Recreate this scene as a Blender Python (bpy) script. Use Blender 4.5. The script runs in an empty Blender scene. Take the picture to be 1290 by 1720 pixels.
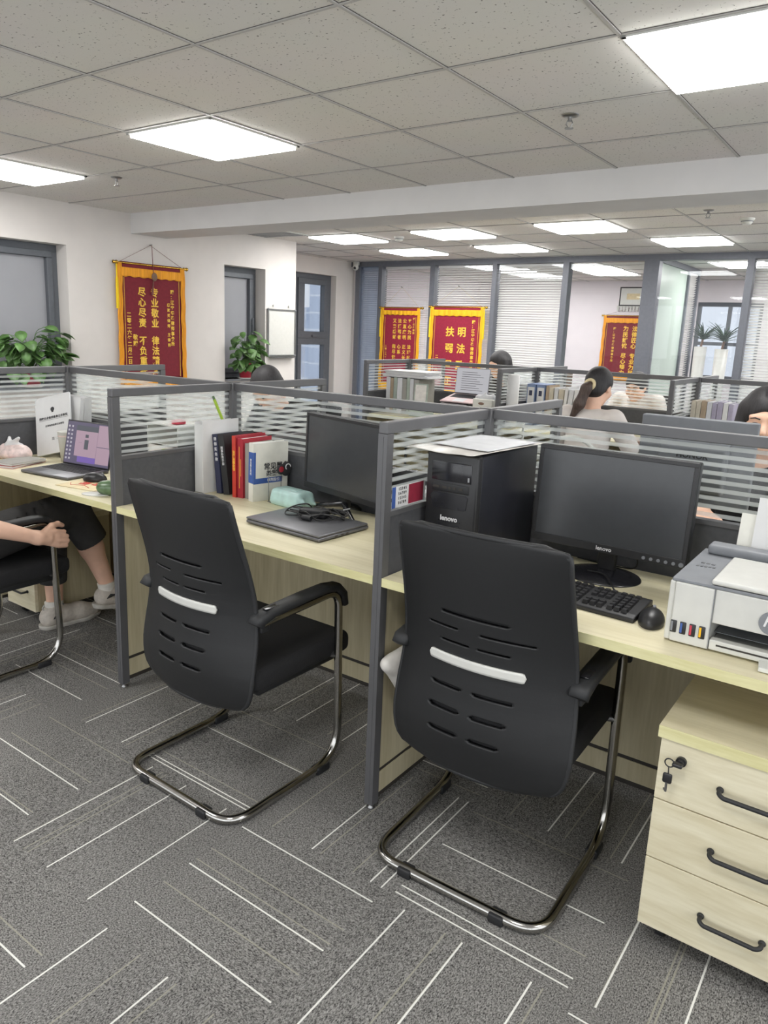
import bpy, bmesh, math, random
import numpy as np
from mathutils import Vector, Matrix, Euler
random.seed(11)
PI = math.pi
SC = bpy.context.scene
COL = SC.collection

# ---------------------------------------------------------------- camera, sky, exposure
CAM_F, IMG_W, IMG_H = 1254.093, 1290, 1720
CAM_YAW, CAM_PITCH, CAM_ROLL = 0.6230, -0.2200, 0.0380
CAM_LOC = Vector((2.397, -2.276, 1.437))
def make_camera():
    y, p, r = CAM_YAW, CAM_PITCH, CAM_ROLL
    f = Vector((-math.sin(y)*math.cos(p), math.cos(y)*math.cos(p), math.sin(p)))
    rt = Vector((math.cos(y), math.sin(y), 0)); up = rt.cross(f)
    r2 = rt*math.cos(r) + up*math.sin(r); u2 = -rt*math.sin(r) + up*math.cos(r)
    M = Matrix((r2, u2, -f)).transposed().to_4x4(); M.translation = CAM_LOC
    cd = bpy.data.cameras.new('camera'); co = bpy.data.objects.new('camera', cd); COL.objects.link(co)
    co.matrix_world = M
    cd.sensor_fit = 'VERTICAL'; cd.sensor_height = 36.0; cd.lens = CAM_F/IMG_H*36.0
    cd.shift_x = 20/IMG_H; cd.shift_y = -25/IMG_H; cd.clip_start = 0.05; cd.clip_end = 200
    SC.camera = co
make_camera()
SC.view_settings.view_transform = 'Standard'; SC.view_settings.look = 'None'
SC.view_settings.exposure = 0.27; SC.view_settings.gamma = 1.0; SC.view_settings.use_curve_mapping = False
LAMP = 16.0            # radiance of the ceiling LED diffusers
SKY = 2.0            # overcast sky
W = bpy.data.worlds.new('overcast_sky'); SC.world = W; W.use_nodes = True
_bg = W.node_tree.nodes['Background']; _bg.inputs[0].default_value = (0.97, 0.985, 1.0, 1); _bg.inputs[1].default_value = SKY
try:
    SC.cycles.max_bounces = 12; SC.cycles.transparent_max_bounces = 24; SC.cycles.diffuse_bounces = 8
    SC.cycles.glossy_bounces = 4; SC.cycles.transmission_bounces = 8; SC.cycles.caustics_reflective = False; SC.cycles.caustics_refractive = False
    SC.cycles.sample_clamp_indirect = 4.0; SC.cycles.use_denoising = True
except Exception:
    pass

# ---------------------------------------------------------------- materials
def srgb(r, g, b):
    f = lambda c: (c/255/12.92) if c/255 <= 0.04045 else ((c/255+0.055)/1.055)**2.4
    return (f(r), f(g), f(b), 1)
def nmat(name):
    m = bpy.data.materials.new(name); m.use_nodes = True
    return m, m.node_tree.nodes, m.node_tree.links, m.node_tree.nodes['Principled BSDF']
def mat(name, col, rough=0.5, metal=0.0, var=0.06, scale=30, bump=0.0, spec=0.5, coat=0.0, stretch=None):
    m, n, l, b = nmat(name)
    tc = n.new('ShaderNodeTexCoord'); mp = n.new('ShaderNodeMapping'); nz = n.new('ShaderNodeTexNoise')
    nz.inputs['Scale'].default_value = scale; nz.inputs['Detail'].default_value = 4
    if stretch: mp.inputs['Scale'].default_value = stretch
    l.new(tc.outputs['Object'], mp.inputs[0]); l.new(mp.outputs[0], nz.inputs['Vector'])
    r = n.new('ShaderNodeValToRGB')
    c = col
    r.color_ramp.elements[0].color = tuple(max(0, x*(1-var*2)) for x in c[:3]) + (1,)
    r.color_ramp.elements[1].color = tuple(min(1, x*(1+var*2)) for x in c[:3]) + (1,)
    r.color_ramp.elements[0].position = 0.3; r.color_ramp.elements[1].position = 0.7
    l.new(nz.outputs['Fac'], r.inputs[0]); l.new(r.outputs[0], b.inputs['Base Color'])
    b.inputs['Roughness'].default_value = rough; b.inputs['Metallic'].default_value = metal
    b.inputs['Specular IOR Level'].default_value = spec; b.inputs['Coat Weight'].default_value = coat
    if bump:
        bp = n.new('ShaderNodeBump'); bp.inputs['Strength'].default_value = bump; bp.inputs['Distance'].default_value = 0.003
        l.new(nz.outputs['Fac'], bp.inputs['Height']); l.new(bp.outputs[0], b.inputs['Normal'])
    return m
def wood(name, c1, c2, stretch):
    m, n, l, b = nmat(name)
    tc = n.new('ShaderNodeTexCoord'); mp = n.new('ShaderNodeMapping'); mp.inputs['Scale'].default_value = stretch
    nz = n.new('ShaderNodeTexNoise'); nz.inputs['Scale'].default_value = 1; nz.inputs['Detail'].default_value = 6; nz.inputs['Distortion'].default_value = 0.6
    n2 = n.new('ShaderNodeTexNoise'); n2.inputs['Scale'].default_value = 3.7; n2.inputs['Detail'].default_value = 3
    l.new(tc.outputs['Object'], mp.inputs[0]); l.new(mp.outputs[0], nz.inputs['Vector']); l.new(mp.outputs[0], n2.inputs['Vector'])
    ad = n.new('ShaderNodeMath'); ad.operation = 'MULTIPLY_ADD'; ad.inputs[1].default_value = 0.45
    l.new(n2.outputs['Fac'], ad.inputs[0]); l.new(nz.outputs['Fac'], ad.inputs[2])
    r = n.new('ShaderNodeValToRGB'); r.color_ramp.elements[0].color = c1; r.color_ramp.elements[1].color = c2
    r.color_ramp.elements[0].position = 0.5; r.color_ramp.elements[1].position = 0.95
    l.new(ad.outputs[0], r.inputs[0]); l.new(r.outputs[0], b.inputs['Base Color'])
    b.inputs['Roughness'].default_value = 0.42; b.inputs['Specular IOR Level'].default_value = 0.4
    return m
def emit(name, col, s, base=0.8):
    m, n, l, b = nmat(name)
    b.inputs['Base Color'].default_value = (base, base, base, 1); b.inputs['Emission Color'].default_value = col; b.inputs['Emission Strength'].default_value = s
    return m
def thin_glass(name, tint=(1, 1, 1, 1), gloss=0.08, milk=0.0, milkcol=(0.8, 0.85, 0.85, 1)):
    m, n, l, b = nmat(name); out = n['Material Output']; n.remove(b)
    tr = n.new('ShaderNodeBsdfTransparent'); tr.inputs[0].default_value = tint
    gl = n.new('ShaderNodeBsdfGlossy'); gl.inputs['Roughness'].default_value = 0.02; gl.inputs[0].default_value = (0.9, 0.93, 0.95, 1)
    lw = n.new('ShaderNodeLayerWeight'); lw.inputs[0].default_value = 0.35
    mm = n.new('ShaderNodeMath'); mm.operation = 'MULTIPLY_ADD'; mm.inputs[1].default_value = 0.16; mm.inputs[2].default_value = gloss
    mx = n.new('ShaderNodeMixShader'); l.new(lw.outputs['Fresnel'], mm.inputs[0]); l.new(mm.outputs[0], mx.inputs[0])
    if milk:
        df = n.new('ShaderNodeBsdfDiffuse'); df.inputs[0].default_value = milkcol
        m2 = n.new('ShaderNodeMixShader'); m2.inputs[0].default_value = milk
        l.new(tr.outputs[0], m2.inputs[1]); l.new(df.outputs[0], m2.inputs[2]); l.new(m2.outputs[0], mx.inputs[1])
    else:
        l.new(tr.outputs[0], mx.inputs[1])
    l.new(gl.outputs[0], mx.inputs[2]); l.new(mx.outputs[0], out.inputs['Surface'])
    return m
def striped_glass(name, pitch=0.0243, duty=0.46):
    # clear desk-screen glass carrying frosted horizontal bands
    m, n, l, b = nmat(name); out = n['Material Output']; n.remove(b)
    g = n.new('ShaderNodeNewGeometry'); sp = n.new('ShaderNodeSeparateXYZ'); l.new(g.outputs['Position'], sp.inputs[0])
    a = n.new('ShaderNodeMath'); a.operation = 'DIVIDE'; a.inputs[1].default_value = pitch; l.new(sp.outputs['Z'], a.inputs[0])
    f = n.new('ShaderNodeMath'); f.operation = 'FRACT'; l.new(a.outputs[0], f.inputs[0])
    c = n.new('ShaderNodeMath'); c.operation = 'LESS_THAN'; c.inputs[1].default_value = duty; l.new(f.outputs[0], c.inputs[0])
    tr = n.new('ShaderNodeBsdfTransparent'); tr.inputs[0].default_value = (0.965, 0.975, 0.975, 1)
    df = n.new('ShaderNodeBsdfDiffuse'); df.inputs[0].default_value = (0.80, 0.84, 0.84, 1)
    tl = n.new('ShaderNodeBsdfTranslucent'); tl.inputs[0].default_value = (0.86, 0.9, 0.9, 1)
    fr = n.new('ShaderNodeMixShader'); fr.inputs[0].default_value = 0.5; l.new(df.outputs[0], fr.inputs[1]); l.new(tl.outputs[0], fr.inputs[2])
    fr2 = n.new('ShaderNodeMixShader'); fr2.inputs[0].default_value = 0.34; l.new(tr.outputs[0], fr2.inputs[1]); l.new(fr.outputs[0], fr2.inputs[2])
    gl = n.new('ShaderNodeBsdfGlossy'); gl.inputs['Roughness'].default_value = 0.03
    cl = n.new('ShaderNodeMixShader'); cl.inputs[0].default_value = 0.02; l.new(tr.outputs[0], cl.inputs[1]); l.new(gl.outputs[0], cl.inputs[2])
    mx = n.new('ShaderNodeMixShader'); l.new(c.outputs[0], mx.inputs[0]); l.new(cl.outputs[0], mx.inputs[1]); l.new(fr2.outputs[0], mx.inputs[2])
    l.new(mx.outputs[0], out.inputs['Surface'])
    return m

M = {}
M['wall'] = mat('wall_paint', srgb(217, 212, 208), 0.75, var=0.012, scale=6)
M['officewall'] = mat('office_wall_paint', srgb(230, 224, 228), 0.75, var=0.012, scale=6)
M['beam'] = mat('beam_paint', srgb(212, 211, 211), 0.75, var=0.012, scale=6)
M['gridbar'] = mat('ceiling_grid_enamel', srgb(182, 180, 178), 0.5, var=0.02)
M['gridgap'] = mat('ceiling_grid_gap', srgb(96, 93, 90), 0.8)
M['frame'] = mat('grey_aluminium', srgb(97, 97, 99), 0.42, 0.25, var=0.03, scale=12)
M['wframe'] = mat('window_frame_grey', srgb(94, 98, 104), 0.5, 0.1, var=0.03)
M['pframe'] = mat('glass_wall_frame', srgb(106, 109, 117), 0.4, 0.2, var=0.03)
M['dkpanel'] = mat('dark_fabric_panel', srgb(76, 77, 81), 0.7, var=0.05, scale=60)
M['woodtop'] = wood('maple_worktop', srgb(212, 203, 168), srgb(232, 224, 194), (2.2, 26, 26))
M['woodside'] = wood('maple_panel', srgb(178, 168, 138), srgb(202, 193, 163), (26, 26, 2.0))
M['woodfront'] = wood('maple_drawer_front', srgb(206, 196, 165), srgb(226, 219, 193), (4, 30, 34))
M['woodedge'] = wood('maple_edge_band', srgb(206, 200, 148), srgb(224, 219, 174), (5, 60, 40))
M['groove'] = mat('groove_black', srgb(52, 48, 44), 0.6)
M['black'] = mat('black_plastic', srgb(38, 38, 40), 0.38, var=0.05, scale=80)
M['blackm'] = mat('black_matte_plastic', srgb(33, 34, 36), 0.55, var=0.05, scale=120)
M['chairback'] = mat('chair_back_plastic', srgb(22, 23, 25), 0.5, var=0.05, scale=200, bump=0.05)
M['mesh'] = mat('chair_seat_fabric', srgb(27, 27, 29), 0.85, var=0.12, scale=260, bump=0.3)
M['chrome'] = mat('chrome_tube', srgb(176, 174, 170), 0.16, 1.0, var=0.02)
M['steel'] = mat('brushed_steel', srgb(150, 150, 150), 0.3, 1.0, var=0.03)
M['white'] = mat('white_plastic', srgb(204, 204, 199), 0.4, var=0.015)
M['offwhite'] = mat('off_white_plastic', srgb(212, 213, 208), 0.45, var=0.015)
M['greyplastic'] = mat('grey_plastic', srgb(126, 129, 134), 0.5, var=0.03)
M['paper'] = mat('white_paper', srgb(216, 216, 216), 0.8, var=0.015, scale=18)
M['paper2'] = mat('grey_white_paper', srgb(206, 207, 210), 0.8, var=0.03, scale=25)
M['ink'] = mat('black_ink', srgb(48, 48, 50), 0.7)
M['ink2'] = mat('grey_ink', srgb(112, 112, 116), 0.7)
M['whiteink'] = mat('white_ink', srgb(220, 220, 222), 0.6)
M['screenoff'] = mat('screen_glass_off', srgb(62, 64, 67), 0.26, var=0.02, spec=0.55)
M['lapgrey'] = mat('laptop_grey_shell', srgb(112, 112, 116), 0.4, 0.5, var=0.03)
M['lapsilver'] = mat('laptop_silver_shell', srgb(178, 172, 176), 0.35, 0.4, var=0.02)
M['velvet'] = mat('dark_red_velvet', srgb(122, 36, 48), 0.9, var=0.05, scale=40)
M['velvet2'] = mat('crimson_velvet', srgb(146, 34, 58), 0.9, var=0.05, scale=40)
M['fringe'] = mat('orange_gold_fringe', srgb(244, 160, 40), 0.8, var=0.12, scale=1, stretch=(220, 220, 6), bump=0.3)
M['fringe2'] = mat('yellow_gold_fringe', srgb(250, 178, 30), 0.8, var=0.12, scale=1, stretch=(220, 220, 6), bump=0.3)
M['tassel'] = mat('yellow_tassel_yarn', srgb(232, 196, 30), 0.85, var=0.1, scale=1, stretch=(200, 200, 8))
M['gold'] = mat('gold_lettering', srgb(240, 196, 70), 0.6, var=0.06)
M['brass'] = mat('polished_brass', srgb(200, 160, 70), 0.25, 1.0, var=0.04)
M['cordred'] = mat('maroon_cord', srgb(120, 70, 66), 0.8)
M['mongrey'] = mat('monitor_back_grey', srgb(104, 107, 112), 0.5, var=0.03)
M['folderbeige'] = mat('beige_grey_folder', srgb(190, 182, 166), 0.7, var=0.05)
M['leaf'] = mat('pothos_leaf', srgb(84, 120, 64), 0.45, var=0.22, scale=14)
M['leaf2'] = mat('dark_palm_leaf', srgb(60, 84, 66), 0.5, var=0.2, scale=14)
M['potred'] = mat('red_plastic_pot', srgb(196, 58, 78), 0.4, var=0.04)
M['soil'] = mat('potting_soil', srgb(60, 48, 40), 0.9, var=0.2, scale=80)
M['skin'] = mat('skin', srgb(226, 184, 160), 0.5, var=0.03, scale=20)
M['hair'] = mat('black_hair', srgb(38, 36, 38), 0.6, var=0.2, scale=1, stretch=(160, 160, 14), bump=0.25)
M['hairbrown'] = mat('dark_brown_hair', srgb(72, 58, 52), 0.6, var=0.22, scale=1, stretch=(160, 160, 14), bump=0.25)
M['shirt'] = mat('cream_cotton', srgb(212, 205, 200), 0.85, var=0.03, scale=12, bump=0.15)
M['darkcloth'] = mat('charcoal_trouser_cloth', srgb(56, 55, 55), 0.85, var=0.06, scale=30, bump=0.15)
M['blacktee'] = mat('black_cotton', srgb(40, 40, 42), 0.85, var=0.06, scale=30)
M['shoe'] = mat('pale_sneaker_mesh', srgb(196, 188, 178), 0.7, var=0.06, scale=60)
M['sole'] = mat('sneaker_sole', srgb(186, 182, 174), 0.6)
M['sock'] = mat('white_sock', srgb(222, 218, 210), 0.9, var=0.04)
M['navy'] = mat('navy_cover', srgb(46, 50, 76), 0.5, var=0.05)
M['bookblack'] = mat('black_book_cover', srgb(46, 46, 48), 0.45, var=0.04)
M['red'] = mat('red_book_cover', srgb(166, 40, 54), 0.5, var=0.05)
M['orangered'] = mat('orange_red_cover', srgb(196, 62, 48), 0.5, var=0.05)
M['bookgrey'] = mat('grey_book_cover', srgb(150, 148, 142), 0.6, var=0.03)
M['bookwhite'] = mat('white_book_cover', srgb(222, 221, 212), 0.5, var=0.02)
M['blue'] = mat('blue_print', srgb(62, 92, 160), 0.5, var=0.04)
M['mint'] = mat('mint_plastic_film', srgb(184, 216, 212), 0.3, var=0.07, scale=26, bump=0.5)
M['pcblack'] = mat('gloss_black_case', srgb(34, 34, 38), 0.2, var=0.03, spec=0.6)
M['pcside'] = mat('case_side_steel', srgb(38, 39, 46), 0.4, 0.2, var=0.05)
M['cable'] = mat('black_cable', srgb(36, 36, 36), 0.5)
M['green'] = mat('green_jade', srgb(92, 116, 84), 0.25, var=0.14, scale=40)
M['lime'] = mat('lime_plastic', srgb(160, 190, 60), 0.5)
M['pinktape'] = mat('pink_wrapper', srgb(226, 206, 202), 0.4, var=0.12, scale=40)
M['film'] = mat('milky_film', srgb(216, 212, 206), 0.3, var=0.05, scale=30, bump=0.4)
M['cream'] = mat('cream_board', srgb(216, 200, 160), 0.6, var=0.04)
M['brownbox'] = mat('brown_card', srgb(126, 100, 84), 0.8, var=0.06)
M['binderblue'] = mat('blue_binder_cover', srgb(112, 130, 166), 0.45, var=0.04)
M['kraft'] = mat('kraft_folder', srgb(168, 150, 128), 0.8, var=0.05)
M['greengrey'] = mat('grey_green_folder', srgb(160, 170, 160), 0.7, var=0.06)
M['lilac'] = mat('lilac_folder', srgb(164, 158, 178), 0.6, var=0.05)
M['shade'] = mat('frosted_window_film', srgb(150, 151, 156), 0.35, var=0.02, scale=3)
M['slat'] = mat('white_blind_slat', srgb(228, 227, 224), 0.5, var=0.015)
M['pale_green'] = mat('pale_green_painted_glass', srgb(196, 212, 200), 0.25, var=0.015, scale=3)
M['glass'] = thin_glass('clear_glass', (0.98, 0.985, 0.99, 1), 0.012)
M['solarglass'] = thin_glass('solar_glass', (0.56, 0.58, 0.61, 1), 0.012)  # tint added to dim the bright sky seen through the panes
M['bluegl'] = thin_glass('blue_tinted_glass', (0.86, 0.9, 0.96, 1), 0.03, 0.16, srgb(150, 164, 188))
M['greenb'] = thin_glass('green_tint_glass', (0.55, 0.8, 0.6, 1), 0.1)
M['stripes'] = striped_glass('frosted_stripe_glass')
M['lamp'] = emit('led_diffuser', (1.0, 0.99, 0.97, 1), LAMP)
M['pinkboard'] = mat('pink_grey_board', srgb(212, 188, 188), 0.6, var=0.03)
# ---------------------------------------------------------------- mesh building
def rot(rx=0, ry=0, rz=0): return Euler((rx, ry, rz)).to_matrix().to_4x4()
def T(x, y, z): return Matrix.Translation((x, y, z))
class MB:
    """collects shapes and links them as one mesh"""
    def __init__(s): s.v = []; s.f = []; s.sm = []
    def add(s, vs, fs, M4=None, smooth=False):
        b = len(s.v)
        s.v += [tuple(M4 @ Vector(p)) if M4 is not None else tuple(p) for p in vs]
        s.f += [tuple(b+i for i in f) for f in fs]; s.sm += [smooth]*len(fs)
        return s
    def box(s, x0, x1, y0, y1, z0, z1, M4=None):
        v = [(x0,y0,z0),(x1,y0,z0),(x1,y1,z0),(x0,y1,z0),(x0,y0,z1),(x1,y0,z1),(x1,y1,z1),(x0,y1,z1)]
        return s.add(v, [(0,3,2,1),(4,5,6,7),(0,1,5,4),(1,2,6,5),(2,3,7,6),(3,0,4,7)], M4)
    def rbox(s, x0, x1, y0, y1, z0, z1, r=0.004, seg=2, M4=None):
        bm = bmesh.new(); bmesh.ops.create_cube(bm, size=1)
        for v in bm.verts: v.co = ((x0+x1)/2+v.co.x*(x1-x0), (y0+y1)/2+v.co.y*(y1-y0), (z0+z1)/2+v.co.z*(z1-z0))
        bmesh.ops.bevel(bm, geom=bm.edges[:], offset=r, segments=seg, affect='EDGES', profile=0.5)
        bm.verts.index_update()
        s.add([v.co[:] for v in bm.verts], [tuple(v.index for v in f.verts) for f in bm.faces], M4, True); bm.free()
        return s
    def cyl(s, p0, p1, r0, r1=None, n=20, caps=True, M4=None):
        r1 = r0 if r1 is None else r1
        p0 = Vector(p0); p1 = Vector(p1); d = (p1-p0).normalized()
        a = d.orthogonal().normalized(); b = d.cross(a); vs = []
        for p, r in ((p0, r0), (p1, r1)):
            vs += [p + (a*math.cos(2*PI*i/n) + b*math.sin(2*PI*i/n))*r for i in range(n)]
        s.add(vs, [(i, (i+1) % n, n+(i+1) % n, n+i) for i in range(n)], M4, True)
        if caps: s.add(vs, [tuple(range(n))[::-1], tuple(range(n, 2*n))], M4)
        return s
    def tube(s, path, r, n=10, closed=False, M4=None, caps=True):
        P = [Vector(p) for p in path]; m = len(P)
        rs = r if isinstance(r, (list, tuple)) else [r]*m
        vs = []; a = None
        for i in range(m):
            d = (P[(i+1) % m]-P[i-1]) if closed else (P[min(i+1, m-1)]-P[max(i-1, 0)])
            d.normalize()
            if a is None: a = d.orthogonal().normalized()
            a = (a - d*a.dot(d)).normalized(); b = d.cross(a)
            vs += [P[i] + (a*math.cos(2*PI*k/n) + b*math.sin(2*PI*k/n))*rs[i] for k in range(n)]
        fs = []
        for i in range(m if closed else m-1):
            j = (i+1) % m
            fs += [(i*n+k, i*n+(k+1) % n, j*n+(k+1) % n, j*n+k) for k in range(n)]
        s.add(vs, fs, M4, True)
        if caps and not closed: s.add(vs[:n], [tuple(range(n))[::-1]], M4); s.add(vs[-n:], [tuple(range(n))], M4)
        return s
    def lathe(s, prof, n=28, M4=None):
        vs = []; m = len(prof)
        for r, z in prof: vs += [(r*math.cos(2*PI*k/n), r*math.sin(2*PI*k/n), z) for k in range(n)]
        fs = [(i*n+k, i*n+(k+1) % n, (i+1)*n+(k+1) % n, (i+1)*n+k) for i in range(m-1) for k in range(n)]
        return s.add(vs, fs, M4, True)
    def ell(s, c, r, n=20, m=12, M4=None):
        vs = [(c[0]+r[0]*math.sin(PI*j/m)*math.cos(2*PI*i/n), c[1]+r[1]*math.sin(PI*j/m)*math.sin(2*PI*i/n), c[2]+r[2]*math.cos(PI*j/m)) for j in range(m+1) for i in range(n)]
        return s.add(vs, [(j*n+i, (j+1)*n+i, (j+1)*n+(i+1) % n, j*n+(i+1) % n) for j in range(m) for i in range(n)], M4, True)
    def prism(s, poly, h0, h1, M4=None):
        n = len(poly); vs = [(x, y, h0) for x, y in poly] + [(x, y, h1) for x, y in poly]
        return s.add(vs, [tuple(range(n))[::-1], tuple(range(n, 2*n))] + [(i, (i+1) % n, n+(i+1) % n, n+i) for i in range(n)], M4)
    def grid(s, fn, nu, nv, M4=None, skip=None):
        vs = [fn(i/nu, j/nv) for j in range(nv+1) for i in range(nu+1)]
        fs = [(j*(nu+1)+i, j*(nu+1)+i+1, (j+1)*(nu+1)+i+1, (j+1)*(nu+1)+i) for j in range(nv) for i in range(nu) if not (skip and skip((i+.5)/nu, (j+.5)/nv))]
        return s.add(vs, fs, M4, True)
    def text(s, body, size, M4, bold=0.0, ext=0.0004, spacing=1.0, align='CENTER', shear=0.0):
        c = bpy.data.curves.new('lettering_curve', 'FONT'); c.body = body; c.size = size; c.offset = bold*size; c.extrude = ext
        c.align_x = align; c.align_y = 'CENTER'; c.space_line = spacing; c.resolution_u = 3; c.shear = shear
        o = bpy.data.objects.new('lettering_tmp', c); COL.objects.link(o)
        dg = bpy.context.evaluated_depsgraph_get(); me = bpy.data.meshes.new_from_object(o.evaluated_get(dg))
        s.add([v.co[:] for v in me.vertices], [tuple(p.vertices) for p in me.polygons], M4)
        bpy.data.objects.remove(o); bpy.data.curves.remove(c); bpy.data.meshes.remove(me)
        return s
    def build(s, name, m, parent=None, loc=None, solid=0, sub=0, bevel=0):
        me = bpy.data.meshes.new(name); me.from_pydata(s.v, [], s.f); me.update()
        me.polygons.foreach_set('use_smooth', s.sm)
        me.materials.append(M[m] if isinstance(m, str) else m)
        o = bpy.data.objects.new(name, me); COL.objects.link(o)
        if parent is not None: o.parent = parent
        if loc: o.location = loc
        if solid: d = o.modifiers.new('thickness', 'SOLIDIFY'); d.thickness = solid; d.offset = 0
        if bevel: d = o.modifiers.new('round', 'BEVEL'); d.width = bevel; d.segments = 2; d.limit_method = 'ANGLE'
        if sub: d = o.modifiers.new('smooth', 'SUBSURF'); d.levels = sub; d.render_levels = sub
        return o
def rounded(pts, rad, seg=8):
    """polyline with its corners rounded"""
    P = [Vector(p) for p in pts]; out = [P[0]]
    for i in range(1, len(P)-1):
        r = rad[i] if isinstance(rad, (list, tuple)) else rad
        a = P[i-1]-P[i]; b = P[i+1]-P[i]; r = min(r, a.length*.49, b.length*.49)
        if r < 1e-5: out.append(P[i]); continue
        s = P[i]+a.normalized()*r; e = P[i]+b.normalized()*r
        out += [(1-t)**2*s + 2*t*(1-t)*P[i] + t*t*e for t in (k/seg for k in range(seg+1))]
    return out + [P[-1]]
def bez(pts, n=24):
    """smooth curve through points (Catmull-Rom)"""
    P = [Vector(p) for p in pts]; P = [P[0]*2-P[1]] + P + [P[-1]*2-P[-2]]; out = []
    k = max(2, n//(len(P)-3))
    for i in range(1, len(P)-2):
        for j in range(k):
            t = j/k; a, b, c, d = P[i-1:i+3]
            out.append(0.5*((2*b) + (c-a)*t + (2*a-5*b+4*c-d)*t*t + (3*b-a-3*c+d)*t**3))
    return out + [P[-2]]
def tag(o, label=None, cat=None, group=None, kind=None):
    if label: o['label'] = label
    if cat: o['category'] = cat
    if group: o['group'] = group
    if kind: o['kind'] = kind
    return o
def thing(name, label, cat, loc=(0, 0, 0), rz=0, group=None):
    o = bpy.data.objects.new(name, None); COL.objects.link(o); o.empty_display_size = 0.05
    o.location = loc; o.rotation_euler = (0, 0, rz)
    return tag(o, label, cat, group)
def structure(name, mb, m, parent=None, **k):
    o = mb.build(name, m, parent, **k)
    if parent is None: o['kind'] = 'structure'
    return o
def structure_root(name, loc=(0, 0, 0)):
    o = bpy.data.objects.new(name, None); COL.objects.link(o); o.location = loc; o['kind'] = 'structure'; return o
def copy_tree(o, label=None, loc=None, rz=None, parent=None):
    c = o.copy(); COL.objects.link(c)
    if parent is not None: c.parent = parent
    if label: c['label'] = label
    if loc is not None: c.location = loc
    if rz is not None: c.rotation_euler = (0, 0, rz)
    for ch in list(o.children): copy_tree(ch, parent=c)
    return c
def frameM(origin, ex, ey):
    """matrix that lays local x along ex, local y along ey"""
    ex = Vector(ex).normalized(); ey = Vector(ey).normalized(); ez = ex.cross(ey)
    m = Matrix((ex, ey, ez)).transposed().to_4x4(); m.translation = Vector(origin); return m

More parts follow.
